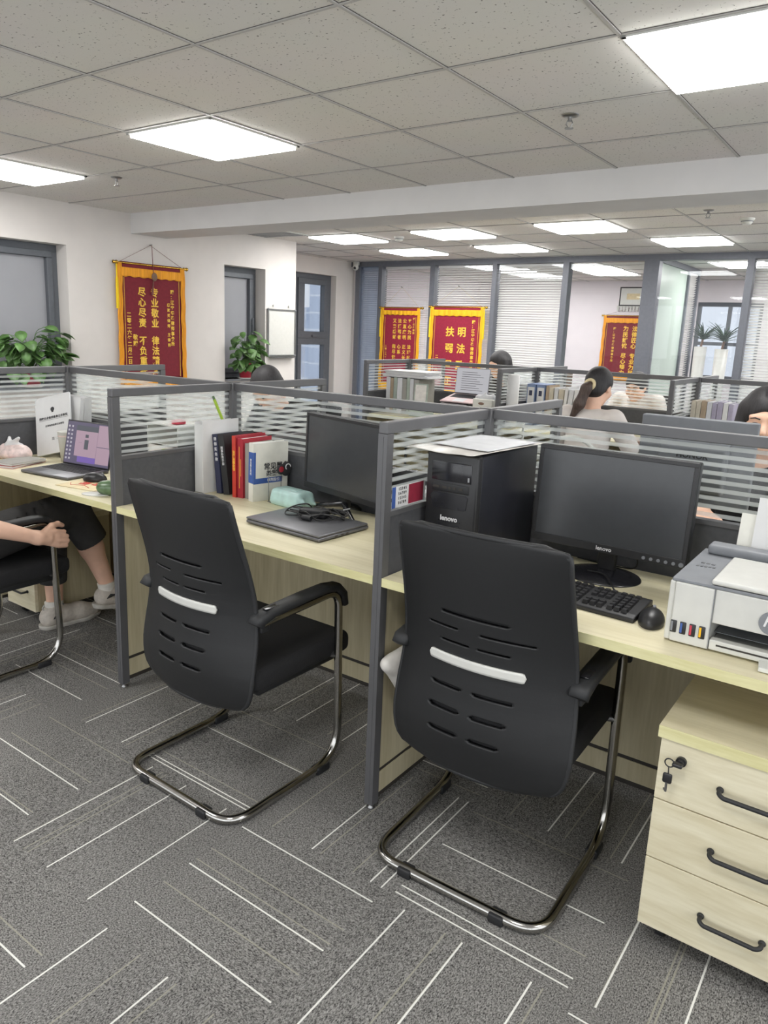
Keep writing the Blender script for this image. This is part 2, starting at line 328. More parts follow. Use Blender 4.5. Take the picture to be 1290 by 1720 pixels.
# ---------------------------------------------------------------- smooth solid shapes (distance fields)
class Field:
    """soft union of round cones and ellipsoids, turned into one closed surface"""
    def __init__(s, lo, hi, h):
        s.lo = np.array(lo, float); s.h = h
        s.n = np.ceil((np.array(hi)-s.lo)/h).astype(int)+1
        s.D = np.full(s.n, 0.15, np.float32)
    def _slice(s, lo, hi):
        a = np.clip(np.floor((np.array(lo)-s.lo)/s.h).astype(int), 0, s.n); b = np.clip(np.ceil((np.array(hi)-s.lo)/s.h).astype(int)+1, 0, s.n)
        if (b <= a).any(): return None
        sl = tuple(slice(x, y) for x, y in zip(a, b))
        g = np.meshgrid(*[s.lo[i]+s.h*np.arange(a[i], b[i]) for i in range(3)], indexing='ij')
        return sl, np.stack(g, -1)
    def _put(s, sl, d, k, op):
        A = s.D[sl]; d = d.astype(np.float32)
        if op == 'sub':
            h = np.clip(k-np.abs(A+d), 0, None)/k; s.D[sl] = np.maximum(A, -d)+h*h*k*.25
        else:
            h = np.clip(k-np.abs(A-d), 0, None)/k; s.D[sl] = np.minimum(A, d)-h*h*k*.25
    def cone(s, p0, p1, r0, r1=None, k=0.02, op='add'):
        r1 = r0 if r1 is None else r1
        p0 = np.array(p0, float); p1 = np.array(p1, float); pad = max(r0, r1)+.05
        q = s._slice(np.minimum(p0, p1)-pad, np.maximum(p0, p1)+pad)
        if q is None: return s
        sl, X = q; ab = p1-p0; t = np.clip(((X-p0)@ab)/max(ab@ab, 1e-12), 0, 1)
        d = np.linalg.norm(X-p0-t[..., None]*ab, axis=-1)-(r0+(r1-r0)*t)
        s._put(sl, d, k, op); return s
    def chain(s, pts, rs, k=0.015, op='add'):
        for i in range(len(pts)-1): s.cone(pts[i], pts[i+1], rs[i], rs[i+1], k, op)
        return s
    def ell(s, c, r, R=None, k=0.02, op='add'):
        c = np.array(c, float); r = np.array(r, float); pad = r.max()+.05
        q = s._slice(c-pad, c+pad)
        if q is None: return s
        sl, X = q; L = X-c
        if R is not None: L = L@np.array(R.to_3x3())
        k0 = np.linalg.norm(L/r, axis=-1); k1 = np.linalg.norm(L/(r*r), axis=-1)
        d = k0*(k0-1)/np.maximum(k1, 1e-6)
        s._put(sl, d, k, op); return s
    def cut(s, p, nrm):
        """keep the side the normal points away from"""
        q = s._slice(s.lo, s.lo+s.h*s.n); sl, X = q
        nrm = np.array(nrm, float); nrm /= np.linalg.norm(nrm)
        s.D[sl] = np.maximum(s.D[sl], ((X-np.array(p, float))@nrm).astype(np.float32)); return s
    def mesh(s):
        D = s.D; ins = D < 0; n = np.array(D.shape)
        cnt = np.zeros(n-1, np.int8)
        for o in np.ndindex(2, 2, 2): cnt += ins[o[0]:n[0]-1+o[0], o[1]:n[1]-1+o[1], o[2]:n[2]-1+o[2]]
        act = (cnt > 0) & (cnt < 8); C = np.argwhere(act)
        idx = np.full(n-1, -1, np.int64); idx[act] = np.arange(len(C))
        acc = np.zeros((len(C), 3)); num = np.zeros(len(C))
        cor = [np.array(o) for o in np.ndindex(2, 2, 2)]
        val = [D[tuple((C+o).T)] for o in cor]
        for i in range(8):
            for j in range(i+1, 8):
                if np.abs(cor[i]-cor[j]).sum() == 1:
                    a, b = val[i], val[j]; m = (a < 0) != (b < 0)
                    t = np.where(m, a/np.where(m, a-b, 1), 0)
                    acc += np.where(m[:, None], cor[i]+t[:, None]*(cor[j]-cor[i]), 0); num += m
        V = s.lo+s.h*(C+acc/num[:, None]); F = []
        for ax in range(3):
            u, v = (ax+1) % 3, (ax+2) % 3
            e = np.zeros(3, int); e[ax] = 1
            a = ins[tuple(slice(0, n[k]-(k == ax)) for k in range(3))]; b = ins[tuple(slice(int(k == ax), n[k]) for k in range(3))]
            E = np.argwhere(a != b); E = E[(E[:, u] > 0) & (E[:, v] > 0) & (E[:, u] < n[u]-1) & (E[:, v] < n[v]-1)]
            du = np.zeros(3, int); du[u] = 1; dv = np.zeros(3, int); dv[v] = 1
            q = np.stack([idx[tuple((E-du-dv).T)], idx[tuple((E-dv).T)], idx[tuple(E.T)], idx[tuple((E-du).T)]], -1)
            flip = ~a[tuple(E.T)]; q[flip] = q[flip][:, ::-1]; F.append(q)
        return V, np.concatenate(F)
    def build(s, name, m, parent=None):
        V, F = s.mesh()
        b = MB(); b.v = [tuple(x) for x in V.tolist()]; b.f = [tuple(x) for x in F.tolist()]; b.sm = [True]*len(b.f)
        return b.build(name, m, parent)
# ---------------------------------------------------------------- the room
ZC = 2.329                                  # suspended ceiling
LW = -3.264                                 # left wall
RX = -4.13                                  # wall of the window recess
GY = 6.15                                   # glass partition
XR, YB, YE = 4.6, -4.6, 9.83                # right wall, wall behind, end wall of the offices

# carpet of half-metre quarter-turn tiles
TILE_LINES = {  # measured thread lines: tile -> fractions across the tile
    (2, -1): (.165, .52, .915), (3, 0): (.05, .11, .53), (1, 0): (.04, .07, .545), (1, -1): (.13, .46, .83),
    (2, 0): (.47, .88, .95), (3, -1): (.135, .47, .83), (4, 0): (.11, .45, -1), (0, -1): (.525, .2, -1), (-1, 0): (.2, .55, -1), (3, 1): (.46, .9, -1), (0, 0): (.3, .72, -1)}
def carpet():
    x0, y0, nx, ny = -4.52, -4.87, 19, 32
    b = MB(); par = []; la = []; lb = []
    for j in range(ny):
        for i in range(nx):
            X, Y = x0+i*.5, y0+j*.5
            b.add([(X, Y, 0), (X+.5, Y, 0), (X+.5, Y+.5, 0), (X, Y+.5, 0)], [(0, 1, 2, 3)])
            k = (round((X+.02)/.5), round((Y+.87)/.5)); par.append((k[0]+k[1]) % 2)
            rr = random.random
            l = TILE_LINES.get(k) or (rr()*.3+.04, rr()*.25+.4, (rr()*.25+.7) if rr() < .6 else -1)
            la.append(l+(1.0,)); lb.append((rr()*.9+.05, rr()*.9+.05, rr()*.9+.05, 1.0))
    m, n, l, p = nmat('carpet_tiles')
    g = n.new('ShaderNodeNewGeometry'); sp = n.new('ShaderNodeSeparateXYZ'); l.new(g.outputs['Position'], sp.inputs[0])
    def math_(op, a, b_=None, c_=None):
        q = n.new('ShaderNodeMath'); q.operation = op
        for k, v in enumerate((a, b_, c_)):
            if v is None: continue
            if isinstance(v, (int, float)): q.inputs[k].default_value = v
            else: l.new(v, q.inputs[k])
        return q.outputs[0]
    tx = math_('FRACT', math_('MULTIPLY_ADD', sp.outputs['X'], 2.0, 0.04+10)); ty = math_('FRACT', math_('MULTIPLY_ADD', sp.outputs['Y'], 2.0, 1.74+10))
    at = n.new('ShaderNodeAttribute'); at.attribute_name = 'turn'
    d = math_('SUBTRACT', ty, tx)
    across = math_('MULTIPLY_ADD', d, at.outputs['Fac'], tx); along = math_('SUBTRACT', math_('ADD', tx, ty), across)
    def mask(attr, w):
        a = n.new('ShaderNodeAttribute'); a.attribute_name = attr; s = n.new('ShaderNodeSeparateColor'); l.new(a.outputs['Color'], s.inputs[0])
        o = None
        for ch in range(3):
            q = math_('LESS_THAN', math_('ABSOLUTE', math_('SUBTRACT', across, s.outputs[ch])), w)
            o = q if o is None else math_('MAXIMUM', o, q)
        return math_('MULTIPLY', math_('MULTIPLY', o, math_('GREATER_THAN', along, .025)), math_('LESS_THAN', along, .975))
    mb_, mf = mask('bright_threads', .0045), mask('faint_threads', .0042)
    tc = n.new('ShaderNodeTexCoord')
    nz = n.new('ShaderNodeTexNoise'); nz.inputs['Scale'].default_value = 1; nz.inputs['Detail'].default_value = 6; nz.inputs['Roughness'].default_value = .7; cv = n.new('ShaderNodeCombineXYZ'); l.new(math_('MULTIPLY', across, 175), cv.inputs[0]); l.new(math_('MULTIPLY', along, 90), cv.inputs[1]); l.new(sp.outputs['X'], cv.inputs[2]); l.new(cv.outputs[0], nz.inputs['Vector'])
    n2 = n.new('ShaderNodeTexNoise'); n2.inputs['Scale'].default_value = 900; n2.inputs['Detail'].default_value = 1; l.new(tc.outputs['Object'], n2.inputs['Vector'])
    n3 = n.new('ShaderNodeTexNoise'); n3.inputs['Scale'].default_value = 3; l.new(tc.outputs['Object'], n3.inputs['Vector'])
    r = n.new('ShaderNodeValToRGB'); r.color_ramp.elements[0].color = srgb(30, 29, 30); r.color_ramp.elements[1].color = srgb(176, 174, 170)
    r.color_ramp.elements[0].position = .36; r.color_ramp.elements[1].position = .68; l.new(nz.outputs['Fac'], r.inputs[0])
    def mix(f, a, c):
        q = n.new('ShaderNodeMixRGB'); l.new(f, q.inputs[0]); l.new(a, q.inputs[1]); q.inputs[2].default_value = c; return q.outputs[0]
    c = mix(math_('MULTIPLY', mf, .7), r.outputs[0], srgb(166, 163, 148))
    dash = math_('MULTIPLY', mb_, math_('MULTIPLY_ADD', math_('GREATER_THAN', n2.outputs['Fac'], .36), .45, .55))
    c = mix(dash, c, srgb(236, 236, 230))
    hs = n.new('ShaderNodeHueSaturation'); l.new(c, hs.inputs['Color']); l.new(math_('MULTIPLY_ADD', n3.outputs['Fac'], .3, .85), hs.inputs['Value'])
    l.new(hs.outputs[0], p.inputs['Base Color']); p.inputs['Roughness'].default_value = .95; p.inputs['Specular IOR Level'].default_value = .15
    bp = n.new('ShaderNodeBump'); bp.inputs['Strength'].default_value = .5; bp.inputs['Distance'].default_value = .003; l.new(nz.outputs['Fac'], bp.inputs['Height']); l.new(bp.outputs[0], p.inputs['Normal'])
    o = structure('floor', b, m)
    me = o.data
    a = me.attributes.new('turn', 'FLOAT', 'FACE'); a.data.foreach_set('value', [float(x) for x in par])
    for nm, q in (('bright_threads', la), ('faint_threads', lb)):
        a = me.attributes.new(nm, 'FLOAT_COLOR', 'FACE'); a.data.foreach_set('color', [c_ for t in q for c_ in t])
carpet()

def ceiling_mat():
    m, n, l, p = nmat('mineral_ceiling_tile')
    tc = n.new('ShaderNodeTexCoord')
    nz = n.new('ShaderNodeTexNoise'); nz.inputs['Scale'].default_value = 95; nz.inputs['Detail'].default_value = 2; l.new(tc.outputs['Object'], nz.inputs['Vector'])
    r = n.new('ShaderNodeValToRGB'); r.color_ramp.elements[0].color = srgb(112, 110, 106); r.color_ramp.elements[1].color = srgb(224, 221, 217)
    r.color_ramp.elements[0].position = .285; r.color_ramp.elements[1].position = .335; l.new(nz.outputs['Fac'], r.inputs[0])
    n2 = n.new('ShaderNodeTexNoise'); n2.inputs['Scale'].default_value = 2; l.new(tc.outputs['Object'], n2.inputs['Vector'])
    mx = n.new('ShaderNodeMixRGB'); mx.blend_type = 'MULTIPLY'; mx.inputs[0].default_value = .08; l.new(r.outputs[0], mx.inputs[1]); l.new(n2.outputs['Color'], mx.inputs[2])
    l.new(mx.outputs[0], p.inputs['Base Color']); p.inputs['Roughness'].default_value = .85; p.inputs['Specular IOR Level'].default_value = .2
    return m
M['ceiling'] = ceiling_mat()
b = MB(); b.box(RX-.2, XR, YB, 1.95, ZC, ZC+.04); b.box(RX-.2, XR, 2.28, GY-.03, ZC, ZC+.04); b.box(RX-.2, XR, GY+.06, YE+.1, ZC, ZC+.04)
structure('ceiling', b, 'ceiling')
b = MB(); g = MB()   # exposed grid of the suspended ceiling: a bar with a dark joint along each edge
def tbar(x0, x1, y0, y1):
    g.box(x0-.0085 if x1-x0 < .01 else x0, x1+.0085 if x1-x0 < .01 else x1, y0-.0085 if y1-y0 < .01 else y0, y1+.0085 if y1-y0 < .01 else y1, ZC-.0012, ZC-.0002)
    b.box(x0-.0055 if x1-x0 < .01 else x0, x1+.0055 if x1-x0 < .01 else x1, y0-.0055 if y1-y0 < .01 else y0, y1+.0055 if y1-y0 < .01 else y1, ZC-.0045 if x1-x0 < .01 else ZC-.004, ZC-.0012)
for k in range(-5, 9):
    x = 1.503-.6*(k-3)
    if LW < x < XR: tbar(x, x, YB, 1.92)
for k in range(-8, 4):
    y = .15+.6*k
    if y < 1.9: tbar(LW, XR, y, y)
for k in range(-4, 11):
    x = -1.57+.6*k
    tbar(x, x, 2.3, GY-.03); tbar(x, x, GY+.06, YE)
for k in range(-2, 12):
    y = 3.63+.6*k
    if 2.35 < y < GY-.1 or GY+.1 < y < YE: tbar(RX, XR, y, y)
grid_root = structure_root('trim_1'); b.build('grid_bars', 'gridbar', grid_root); g.build('grid_joints', 'gridgap', grid_root)
b = MB(); b.box(LW, XR, 1.92, 2.30, 2.166, ZC+.02)
structure('trim_2', b, 'beam')             # plaster beam under the ceiling

# left wall with its two window recesses, the return and the recess wall
WT = .30
b = MB()
zs = (.90, 2.008)
b.box(LW-WT, LW, YB, .42, 0, 2.45); b.box(LW-WT, LW, .42, 1.305, 0, zs[0]); b.box(LW-WT, LW, .42, 1.305, zs[1], 2.45)
b.box(LW-WT, LW, 1.305, 2.99, 0, 2.45); b.box(LW-WT, LW, 2.99, 3.56, 0, zs[0]); b.box(LW-WT, LW, 2.99, 3.56, zs[1], 2.45)
b.box(LW-WT, LW, 3.56, 4.03, 0, 2.45)
b.box(RX-.25, LW-WT, 3.83, 4.03, 0, 2.45)                         # return into the recess
b.box(RX-.25, RX, 4.03, 5.80, 0, .30); b.box(RX-.25, RX, 4.03, 5.80, 2.12, 2.45); b.box(RX-.25, RX, 5.80, 6.4, 0, 2.45)
structure('wall_left', b, 'wall')
# unseen window walls, behind and right of the camera, added to let daylight in
def added_window_wall(nm, p0, p1):
    p0 = Vector((*p0, 0)); p1 = Vector((*p1, 0)); L = (p1-p0).length
    w = structure_root(nm, p0); w.rotation_euler = (0, 0, math.atan2(p1.y-p0.y, p1.x-p0.x)); b = MB()
    b.box(0, L, -.05, .05, 0, .12).box(0, L, -.05, .05, ZC-.06, 2.45); n = round(L/1.5)
    for k in range(n+1): x = k*L/n; b.box(x-.03, x+.03, -.05, .05, .12, ZC-.06)
    b.build('window_frame', 'wframe', w); MB().box(0, L, -.004, .004, .12, ZC-.06).build('window_pane', 'glass', w)
added_window_wall('window_5', (RX, YB), (XR, YB)); added_window_wall('window_6', (XR, YB), (XR, YE))
b = MB(); b.box(RX-.25, -.47, YE, YE+.1, 0, 2.45); b.box(.42, XR, YE, YE+.1, 0, 2.45); b.box(-.47, .42, YE, YE+.1, 0, .9); b.box(-.47, .42, YE, YE+.1, 2.02, 2.45); b.box(RX-.25, RX, 6.4, YE, 0, 2.45); structure('wall_far', b, 'officewall')

def niche_window(nm, y0, y1, z0, z1, depth, handle):
    w = structure_root(nm, (LW-depth, y0, z0)); L, Hh = y1-y0, z1-z0; f = .055
    b = MB(); b.box(-.05, .0, 0, L, Hh-f, Hh).box(-.05, 0, 0, L, 0, f).box(-.05, 0, 0, f, f, Hh-f).box(-.05, 0, L-f, L, f, Hh-f)
    b.build('window_frame', 'wframe', w, bevel=.004)
    b = MB(); g = f-.004; s = .05
    b.box(-.035, .018, g, L-g, Hh-g-s, Hh-g).box(-.035, .018, g, L-g, g, g+s).box(-.035, .018, g, g+s, g+s, Hh-g-s).box(-.035, .018, L-g-s, L-g, g+s, Hh-g-s)
    sash = b.build('sash', 'wframe', w, bevel=.005)
    MB().box(-.03, -.022, g+s-.005, L-g-s+.005, g+s-.005, Hh-g-s+.005).build('window_pane', 'shade', sash)
    if handle:
        h = MB(); h.rbox(.018, .03, L-g-.037, L-g-.013, Hh*.40, Hh*.40+.10, .004); h.rbox(.03, .045, L-g-.032, L-g-.018, Hh*.40+.02, Hh*.40+.17, .005)
        h.build('window_handle', 'wframe', sash)
    MB().box(-.02, depth+.035, 0, L, -.02, 0).build('window_sill', 'greyplastic', w)
    return w
niche_window('window_1', .42, 1.305, .90, 2.008, .14, False)
niche_window('window_2', 2.99, 3.56, .90, 2.008, .14, True)

# tall window of the recess: a fixed light and an opening sash over a lower light
w3 = structure_root('window_3', (RX-.12, 4.03, .30)); L, Hh = 1.77, 1.82
b = MB(); f = .06
b.box(-.05, .03, 0, L, Hh-f, Hh).box(-.05, .03, 0, L, 0, f).box(-.05, .03, 0, f, f, Hh-f).box(-.05, .03, L-f, L, f, Hh-f).box(-.05, .03, 1.02, 1.10, f, Hh-f).box(-.05, .03, .42, .5, f, Hh-f)
b.build('window_frame', 'wframe', w3)
b = MB()
b.box(-.03, .05, 1.10, 1.70, 1.0, 1.09).box(-.03, .05, 1.10, 1.70, 1.69, 1.76).box(-.03, .05, 1.10, 1.22, 1.09, 1.69).box(-.03, .05, 1.62, 1.70, 1.09, 1.69).box(-.03, .05, 1.10, 1.70, .92, 1.0)
b.box(-.03, .05, 1.10, 1.17, .06, .92).box(-.03, .05, 1.63, 1.70, .06, .92).box(-.03, .05, 1.17, 1.63, .06, .13)
b.build('sash', 'wframe', w3, bevel=.004)
MB().box(.05, .075, 1.36, 1.50, 1.02, 1.045).build('window_handle', 'wframe', w3)
MB().box(-.012, -.004, .05, 1.72, .06, 1.77).build('window_pane', 'solarglass', w3)

# towers seen through it, far across the city
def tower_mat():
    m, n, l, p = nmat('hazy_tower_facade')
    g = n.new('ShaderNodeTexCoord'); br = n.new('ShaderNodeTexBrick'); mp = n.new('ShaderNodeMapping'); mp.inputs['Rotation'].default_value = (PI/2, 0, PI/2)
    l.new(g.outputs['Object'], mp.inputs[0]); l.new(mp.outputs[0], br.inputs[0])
    br.offset = 0; br.inputs['Scale'].default_value = .35; br.inputs['Color1'].default_value = srgb(196, 206, 222); br.inputs['Color2'].default_value = srgb(206, 214, 228); br.inputs['Mortar'].default_value = srgb(228, 233, 240)  # air haze painted into the pale, low-contrast facade colours
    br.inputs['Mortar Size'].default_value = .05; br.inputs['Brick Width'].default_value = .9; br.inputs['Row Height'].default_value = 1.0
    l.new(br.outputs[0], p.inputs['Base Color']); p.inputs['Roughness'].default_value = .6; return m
M['tower'] = tower_mat()
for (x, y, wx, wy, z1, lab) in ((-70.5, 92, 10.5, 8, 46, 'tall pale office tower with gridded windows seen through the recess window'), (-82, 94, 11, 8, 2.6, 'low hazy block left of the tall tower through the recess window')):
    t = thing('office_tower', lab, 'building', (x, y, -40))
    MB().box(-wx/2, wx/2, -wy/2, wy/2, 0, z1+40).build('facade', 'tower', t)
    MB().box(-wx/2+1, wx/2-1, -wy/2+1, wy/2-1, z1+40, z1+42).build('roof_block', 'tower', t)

# glass partition across the back
wb = structure_root('wall_back', (0, GY, 0))
MX = [(-4.055, -3.985), (-3.67, -3.61), (-2.86, -2.79), (-1.98, -1.925), (-1.09, -1.02), (-.182, -.025), (.822, .888), (1.75, 1.82), (2.7, 2.77), (3.6, 3.67)]
b = MB(); b.box(RX, XR, -.03, .09, 2.265, ZC+.02); b.box(RX, XR, -.03, .09, 0, .08)
for (x0, x1) in MX: b.box(x0, x1, -.03, .09, .08, 2.265)
b.build('partition_frame', 'pframe', wb)
for i in range(len(MX)-1):
    x0, x1 = MX[i][1], MX[i+1][0]
    MB().box(x0, x1, 0, .006, .08, 2.265).build('glass_pane', 'bluegl' if i == 0 else 'glass', wb)
# venetian blinds hanging behind the panes
def blind(i, tilt, lab, zb=.12):
    x0, x1 = MX[i][1]+.008, MX[i+1][0]-.008
    t = thing('venetian_blind', lab, 'blind', ((x0+x1)/2, GY+.055, 2.262), 0, 'venetian blinds behind the glass partition'); w = (x1-x0)/2
    MB().box(-w, w, -.014, .014, -.03, 0).build('head_rail', 'slat', t)
    b = MB(); z = -.045; hw = .0155
    c, s_ = math.cos(tilt)*hw, math.sin(tilt)*hw
    while z > zb-2.262+.03:
        b.add([(-w, -c, z-s_), (w, -c, z-s_), (w, 0, z+.0025), (-w, 0, z+.0025), (w, c, z+s_), (-w, c, z+s_)], [(0, 1, 2, 3), (3, 2, 4, 5)]); z -= .0285
    b.build('slat', 'slat', t, solid=.0006)
    b = MB()
    for q in (-.8, 0, .8): b.cyl((q*w, 0, -.03), (q*w, 0, z), .0012, n=5)
    b.build('ladder_cord', 'paper', t)
    MB().box(-w, w, -.012, .012, z-.012, z).build('bottom_rail', 'slat', t)
blind(0, .9, 'narrow dim venetian blind behind the blue-tinted corner pane')
blind(1, .35, 'half open venetian blind behind the narrower crimson pennant')
blind(2, .55, 'grey-looking venetian blind behind the wider crimson pennant')
blind(3, .72, 'bright closed venetian blind between the wider pennant and the clear pane')
blind(6, .72, 'bright closed venetian blind right of the pane that shows the potted palms')
blind(7, .72, 'closed venetian blind behind the glass partition beyond the frame edge')

# the two offices behind the glass: a cross partition, its blind and the end window
wp = structure_root('wall_cross', (-.10, GY+.09, 0))
b = MB(); b.box(-.03, .03, 0, 1.855, 2.27, ZC+.02); b.box(-.03, .03, 0, 1.855, 0, .06)
for y in (0, 1.32, 1.80): b.box(-.03, .03, y, y+.055, .06, 2.27)
b.build('partition_frame', 'pframe', wp)
MB().box(-.004, .004, .055, 1.32, .06, 2.27).build('painted_pane', 'pale_green', wp)
t = thing('venetian_blind', 'narrow closed blind in the cross partition beside the potted palms', 'blind', (-.10, GY+.09+1.375, 2.262), 0, 'venetian blinds behind the glass partition')
b = MB(); z = -.03
while z > -2.1: b.add([(-.012, 0, z-.01), (-.012, .42, z-.01), (.012, .42, z+.01), (.012, 0, z+.01)], [(0, 1, 2, 3)]); z -= .0285
b.build('slat', 'slat', t, solid=.0006)
MB().box(-.012, .012, 0, .42, -.02, 0).build('head_rail', 'slat', t)
w4 = structure_root('window_4', (-.47, YE+.03, .9))
b = MB(); b.box(0, .89, 0, .05, 0, .06).box(0, .89, 0, .05, 1.06, 1.12).box(0, .05, 0, .05, .06, 1.06).box(.84, .89, 0, .05, .06, 1.06).box(.42, .47, 0, .05, .06, 1.06).box(.05, .84, 0, .05, .50, .55); b.build('window_frame', 'wframe', w4)
MB().box(.04, .85, .02, .026, .05, 1.07).build('window_pane', 'solarglass', w4)
# ---------------------------------------------------------------- ceiling fittings
def led_panel(x, y, label, cat='ceiling light'):
    t = thing('ceiling_light', label, cat, (x, y, ZC), 0, 'square LED ceiling panels')
    b = MB(); s, o = .283, .297
    for a in range(4): b.box(-o, o, s, o, -.010, -.001, rot(rz=a*PI/2))
    b.build('frame', 'white', t)
    MB().prism([(-s, -s), (s, -s), (s, s), (-s, s)], -.022, -.001).build('diffuser', 'lamp', t)  # dropped below the frame so its glowing sides light the ceiling
    return t
LIGHTS = [(-.615, .465, 'large square LED panel in the ceiling above the left-hand desks, well before the beam'),
 (-2.40, .445, 'square LED panel cut off by the left picture edge near the window wall'),
 (1.803, .45, 'largest, nearest LED panel at the upper right corner of the ceiling'),
 (-.597, -1.95, 'LED ceiling panel above the aisle behind the camera, left'), (1.803, -1.95, 'LED ceiling panel above the aisle behind the camera, right'), (-2.40, -1.95, 'LED ceiling panel behind the camera by the window wall'), (3.6, -.75, 'LED ceiling panel off to the right near the side wall'),  # panels behind the camera are unseen, added to light the foreground
 (-2.47, 3.93, 'leftmost LED panel beyond the beam, half hidden by its lower edge'), (-1.27, 3.95, 'LED panel just beyond the beam, left of the big one at mid ceiling'), (-.05, 3.91, 'largest LED panel just beyond the beam, in the middle of the far ceiling'),
 (-2.50, 5.18, 'small far LED panel above the narrower crimson pennant'), (-1.27, 5.15, 'small far LED panel above the bright closed blind'), (.54, 5.08, 'far LED panel on the right above the clear office panes'), (1.8, 3.95, 'LED panel beyond the beam outside the right picture edge'), (2.9, 5.1, 'far LED panel outside the right picture edge by the glass wall'),
 (-1.24, 7.5, 'nearer LED panel inside the glazed office with the wall pennant'), (-1.27, 8.2, 'farther LED panel inside the glazed office with the wall pennant'), (-2.45, 7.5, 'nearer LED panel of the glazed office behind the bright closed blind'), (-2.45, 8.7, 'farther LED panel of the glazed office behind the bright closed blind'), (.62, 7.4, 'nearer LED panel inside the office with the potted palms'), (.9, 8.9, 'farther LED panel inside the office with the potted palms')]  # panels behind the blind and by the palms are added to brighten the offices
for a in LIGHTS: led_panel(*a)
def sprinkler(x, y, label):
    t = thing('sprinkler_head', label, 'sprinkler', (x, y, ZC), 0, 'fire sprinklers in the ceiling')
    MB().lathe([(.001, -.009), (.024, -.009), (.034, -.004), (.036, 0)], 24).build('escutcheon', 'steel', t)
    b = MB(); b.cyl((0, 0, 0), (0, 0, -.026), .008); b.tube([(.008, 0, -.02), (.014, 0, -.034), (.004, 0, -.05)], .0025).tube([(-.008, 0, -.02), (-.014, 0, -.034), (-.004, 0, -.05)], .0025)
    b.build('frame_arms', 'steel', t)
    MB().cyl((0, 0, -.05), (0, 0, -.053), .018, n=16).build('deflector', 'steel', t)
sprinkler(1.059, .877, 'sprinkler head nearest the upper right LED panel')
sprinkler(-1.963, .861, 'sprinkler head beside the left-edge LED panel near the window wall')
sprinkler(1.027, 3.474, 'sprinkler head at the far edge of the beam near the smoke alarm')
def smoke(x, y, label):
    t = thing('smoke_detector', label, 'smoke detector', (x, y, ZC), 0, 'round smoke detectors')
    MB().lathe([(.05, 0), (.05, -.012), (.04, -.016), (.038, -.03), (.028, -.042), (.001, -.043)], 28).build('housing', 'offwhite', t)
    MB().lathe([(.0415, -.019), (.0415, -.025)], 28).build('vent_ring', 'greyplastic', t)
smoke(1.189, 3.943, 'round white smoke detector on the far ceiling at the right')
smoke(-1.915, 4.011, 'round white smoke detector on the far ceiling between two LED panels on the left')
t = thing('air_vent', 'grey slotted air vent in the far ceiling beside the window wall', 'vent', (-2.98, 3.30, ZC))
b = MB(); b.box(-.28, .28, -.28, .28, -.010, -.001); b.build('frame', 'white', t)
b = MB()
for k in range(9): b.box(-.25, .25, -.25+k*.056, -.215+k*.056, -.0125, -.0100)
b.build('slats', 'greyplastic', t)
t = thing('security_camera', 'small white dome camera at the top left corner of the glass partition', 'camera', (-4.0, 6.06, ZC))
MB().rbox(-.035, .035, -.03, .03, -.05, 0, .008).build('mount', 'white', t)
MB().ell((0, -.01, -.075), (.04, .04, .042)).build('housing', 'offwhite', t)
MB().ell((.006, -.036, -.085), (.02, .02, .02)).build('lens', 'black', t)

# ---------------------------------------------------------------- workstations
SH, DZ = 1.193, .75                       # screen height, desk height
def screen(name, label, p0, p1, post_end, wood_bottom=True, group='screens', foot=True):
    """partition from p0 (spine end) to p1 (free end)"""
    p0 = Vector((*p0, 0)); p1 = Vector((*p1, 0)); L = (p1-p0).length; rz = math.atan2(p1.y-p0.y, p1.x-p0.x)
    t = thing(name, label, 'desk partition', p0, rz, group); h = .015
    s0 = .026; s1 = L-.032 if post_end else L-.026
    b = MB(); b.box(s0, L, -h, h, SH-.032, SH); b.build('top_rail', 'frame', t, bevel=.003)
    if post_end:
        b = MB(); b.box(L-.032, L, -h, h, .018, SH-.032); b.box(L-.034, L+.001, -.003, .003, .02, SH-.04); b.build('end_post', 'frame', t)
        if foot: MB().lathe([(.012, 0), (.014, .004), (.006, .008), (.006, .03)], 14, T(L-.016, 0, 0)).build('levelling_foot', 'steel', t)
    MB().box(s0, s1, -h, h, .925, .939).build('glass_bead', 'frame', t)
    MB().box(s0, s1, -.0035, .0035, .939, SH-.032).build('glass_pane', 'stripes', t)
    MB().box(s0, s1, -.011, .011, .74, .925).build('fabric_panel', 'dkpanel', t)
    MB().box(s0, s1, -.011, .011, .128, .74).build('wood_panel', 'woodside', t)
    MB().box(s0, s1, -.0085, .0085, .115, .128).build('groove_strip', 'groove', t)
    MB().box(s0, s1, -.011, .011, .045, .115).build('kick_panel', 'woodside', t)
    MB().box(s0, s1, -.009, .009, .028, .045).build('base_rail', 'groove', t)
    return t
def post(x, y, label):
    t = thing('partition_post', label, 'post', (x, y, 0), 0, 'posts at the screen crossings')
    MB().box(-.026, .026, -.026, .026, .02, SH).build('column', 'frame', t, bevel=.004)
    MB().box(-.022, .022, -.022, .022, SH, SH+.002).build('cap', 'black', t)
    MB().lathe([(.02, 0), (.02, .02)], 12).build('foot', 'steel', t)
def desk(label, x0, x1, y0, y1, group, modesty=True):
    """worktop between two fins; y0 is the seated edge"""
    t = thing('desk', label, 'desk', ((x0+x1)/2, y0, 0), 0, group); w = (x1-x0)/2; d = y1-y0; e = .002 if d > 0 else -.002
    ya, yb = sorted((e, d))
    MB().box(-w, w, ya, yb, DZ-.025, DZ).build('worktop', 'woodtop', t)
    ya, yb = sorted((0, e)); MB().box(-w, w, ya, yb, DZ-.0252, DZ+.0002).build('edge_band', 'woodedge', t)
    return t
X0, CW, FD = -1.232, 1.232, .615
fl = {0: ('far left', ), }
G1 = 'screens of the near desk block'
screen('desk_partition', 'striped glass side screen left of the desk with the open laptop and leaning reports', (X0, 0), (X0, -FD), True, group=G1)
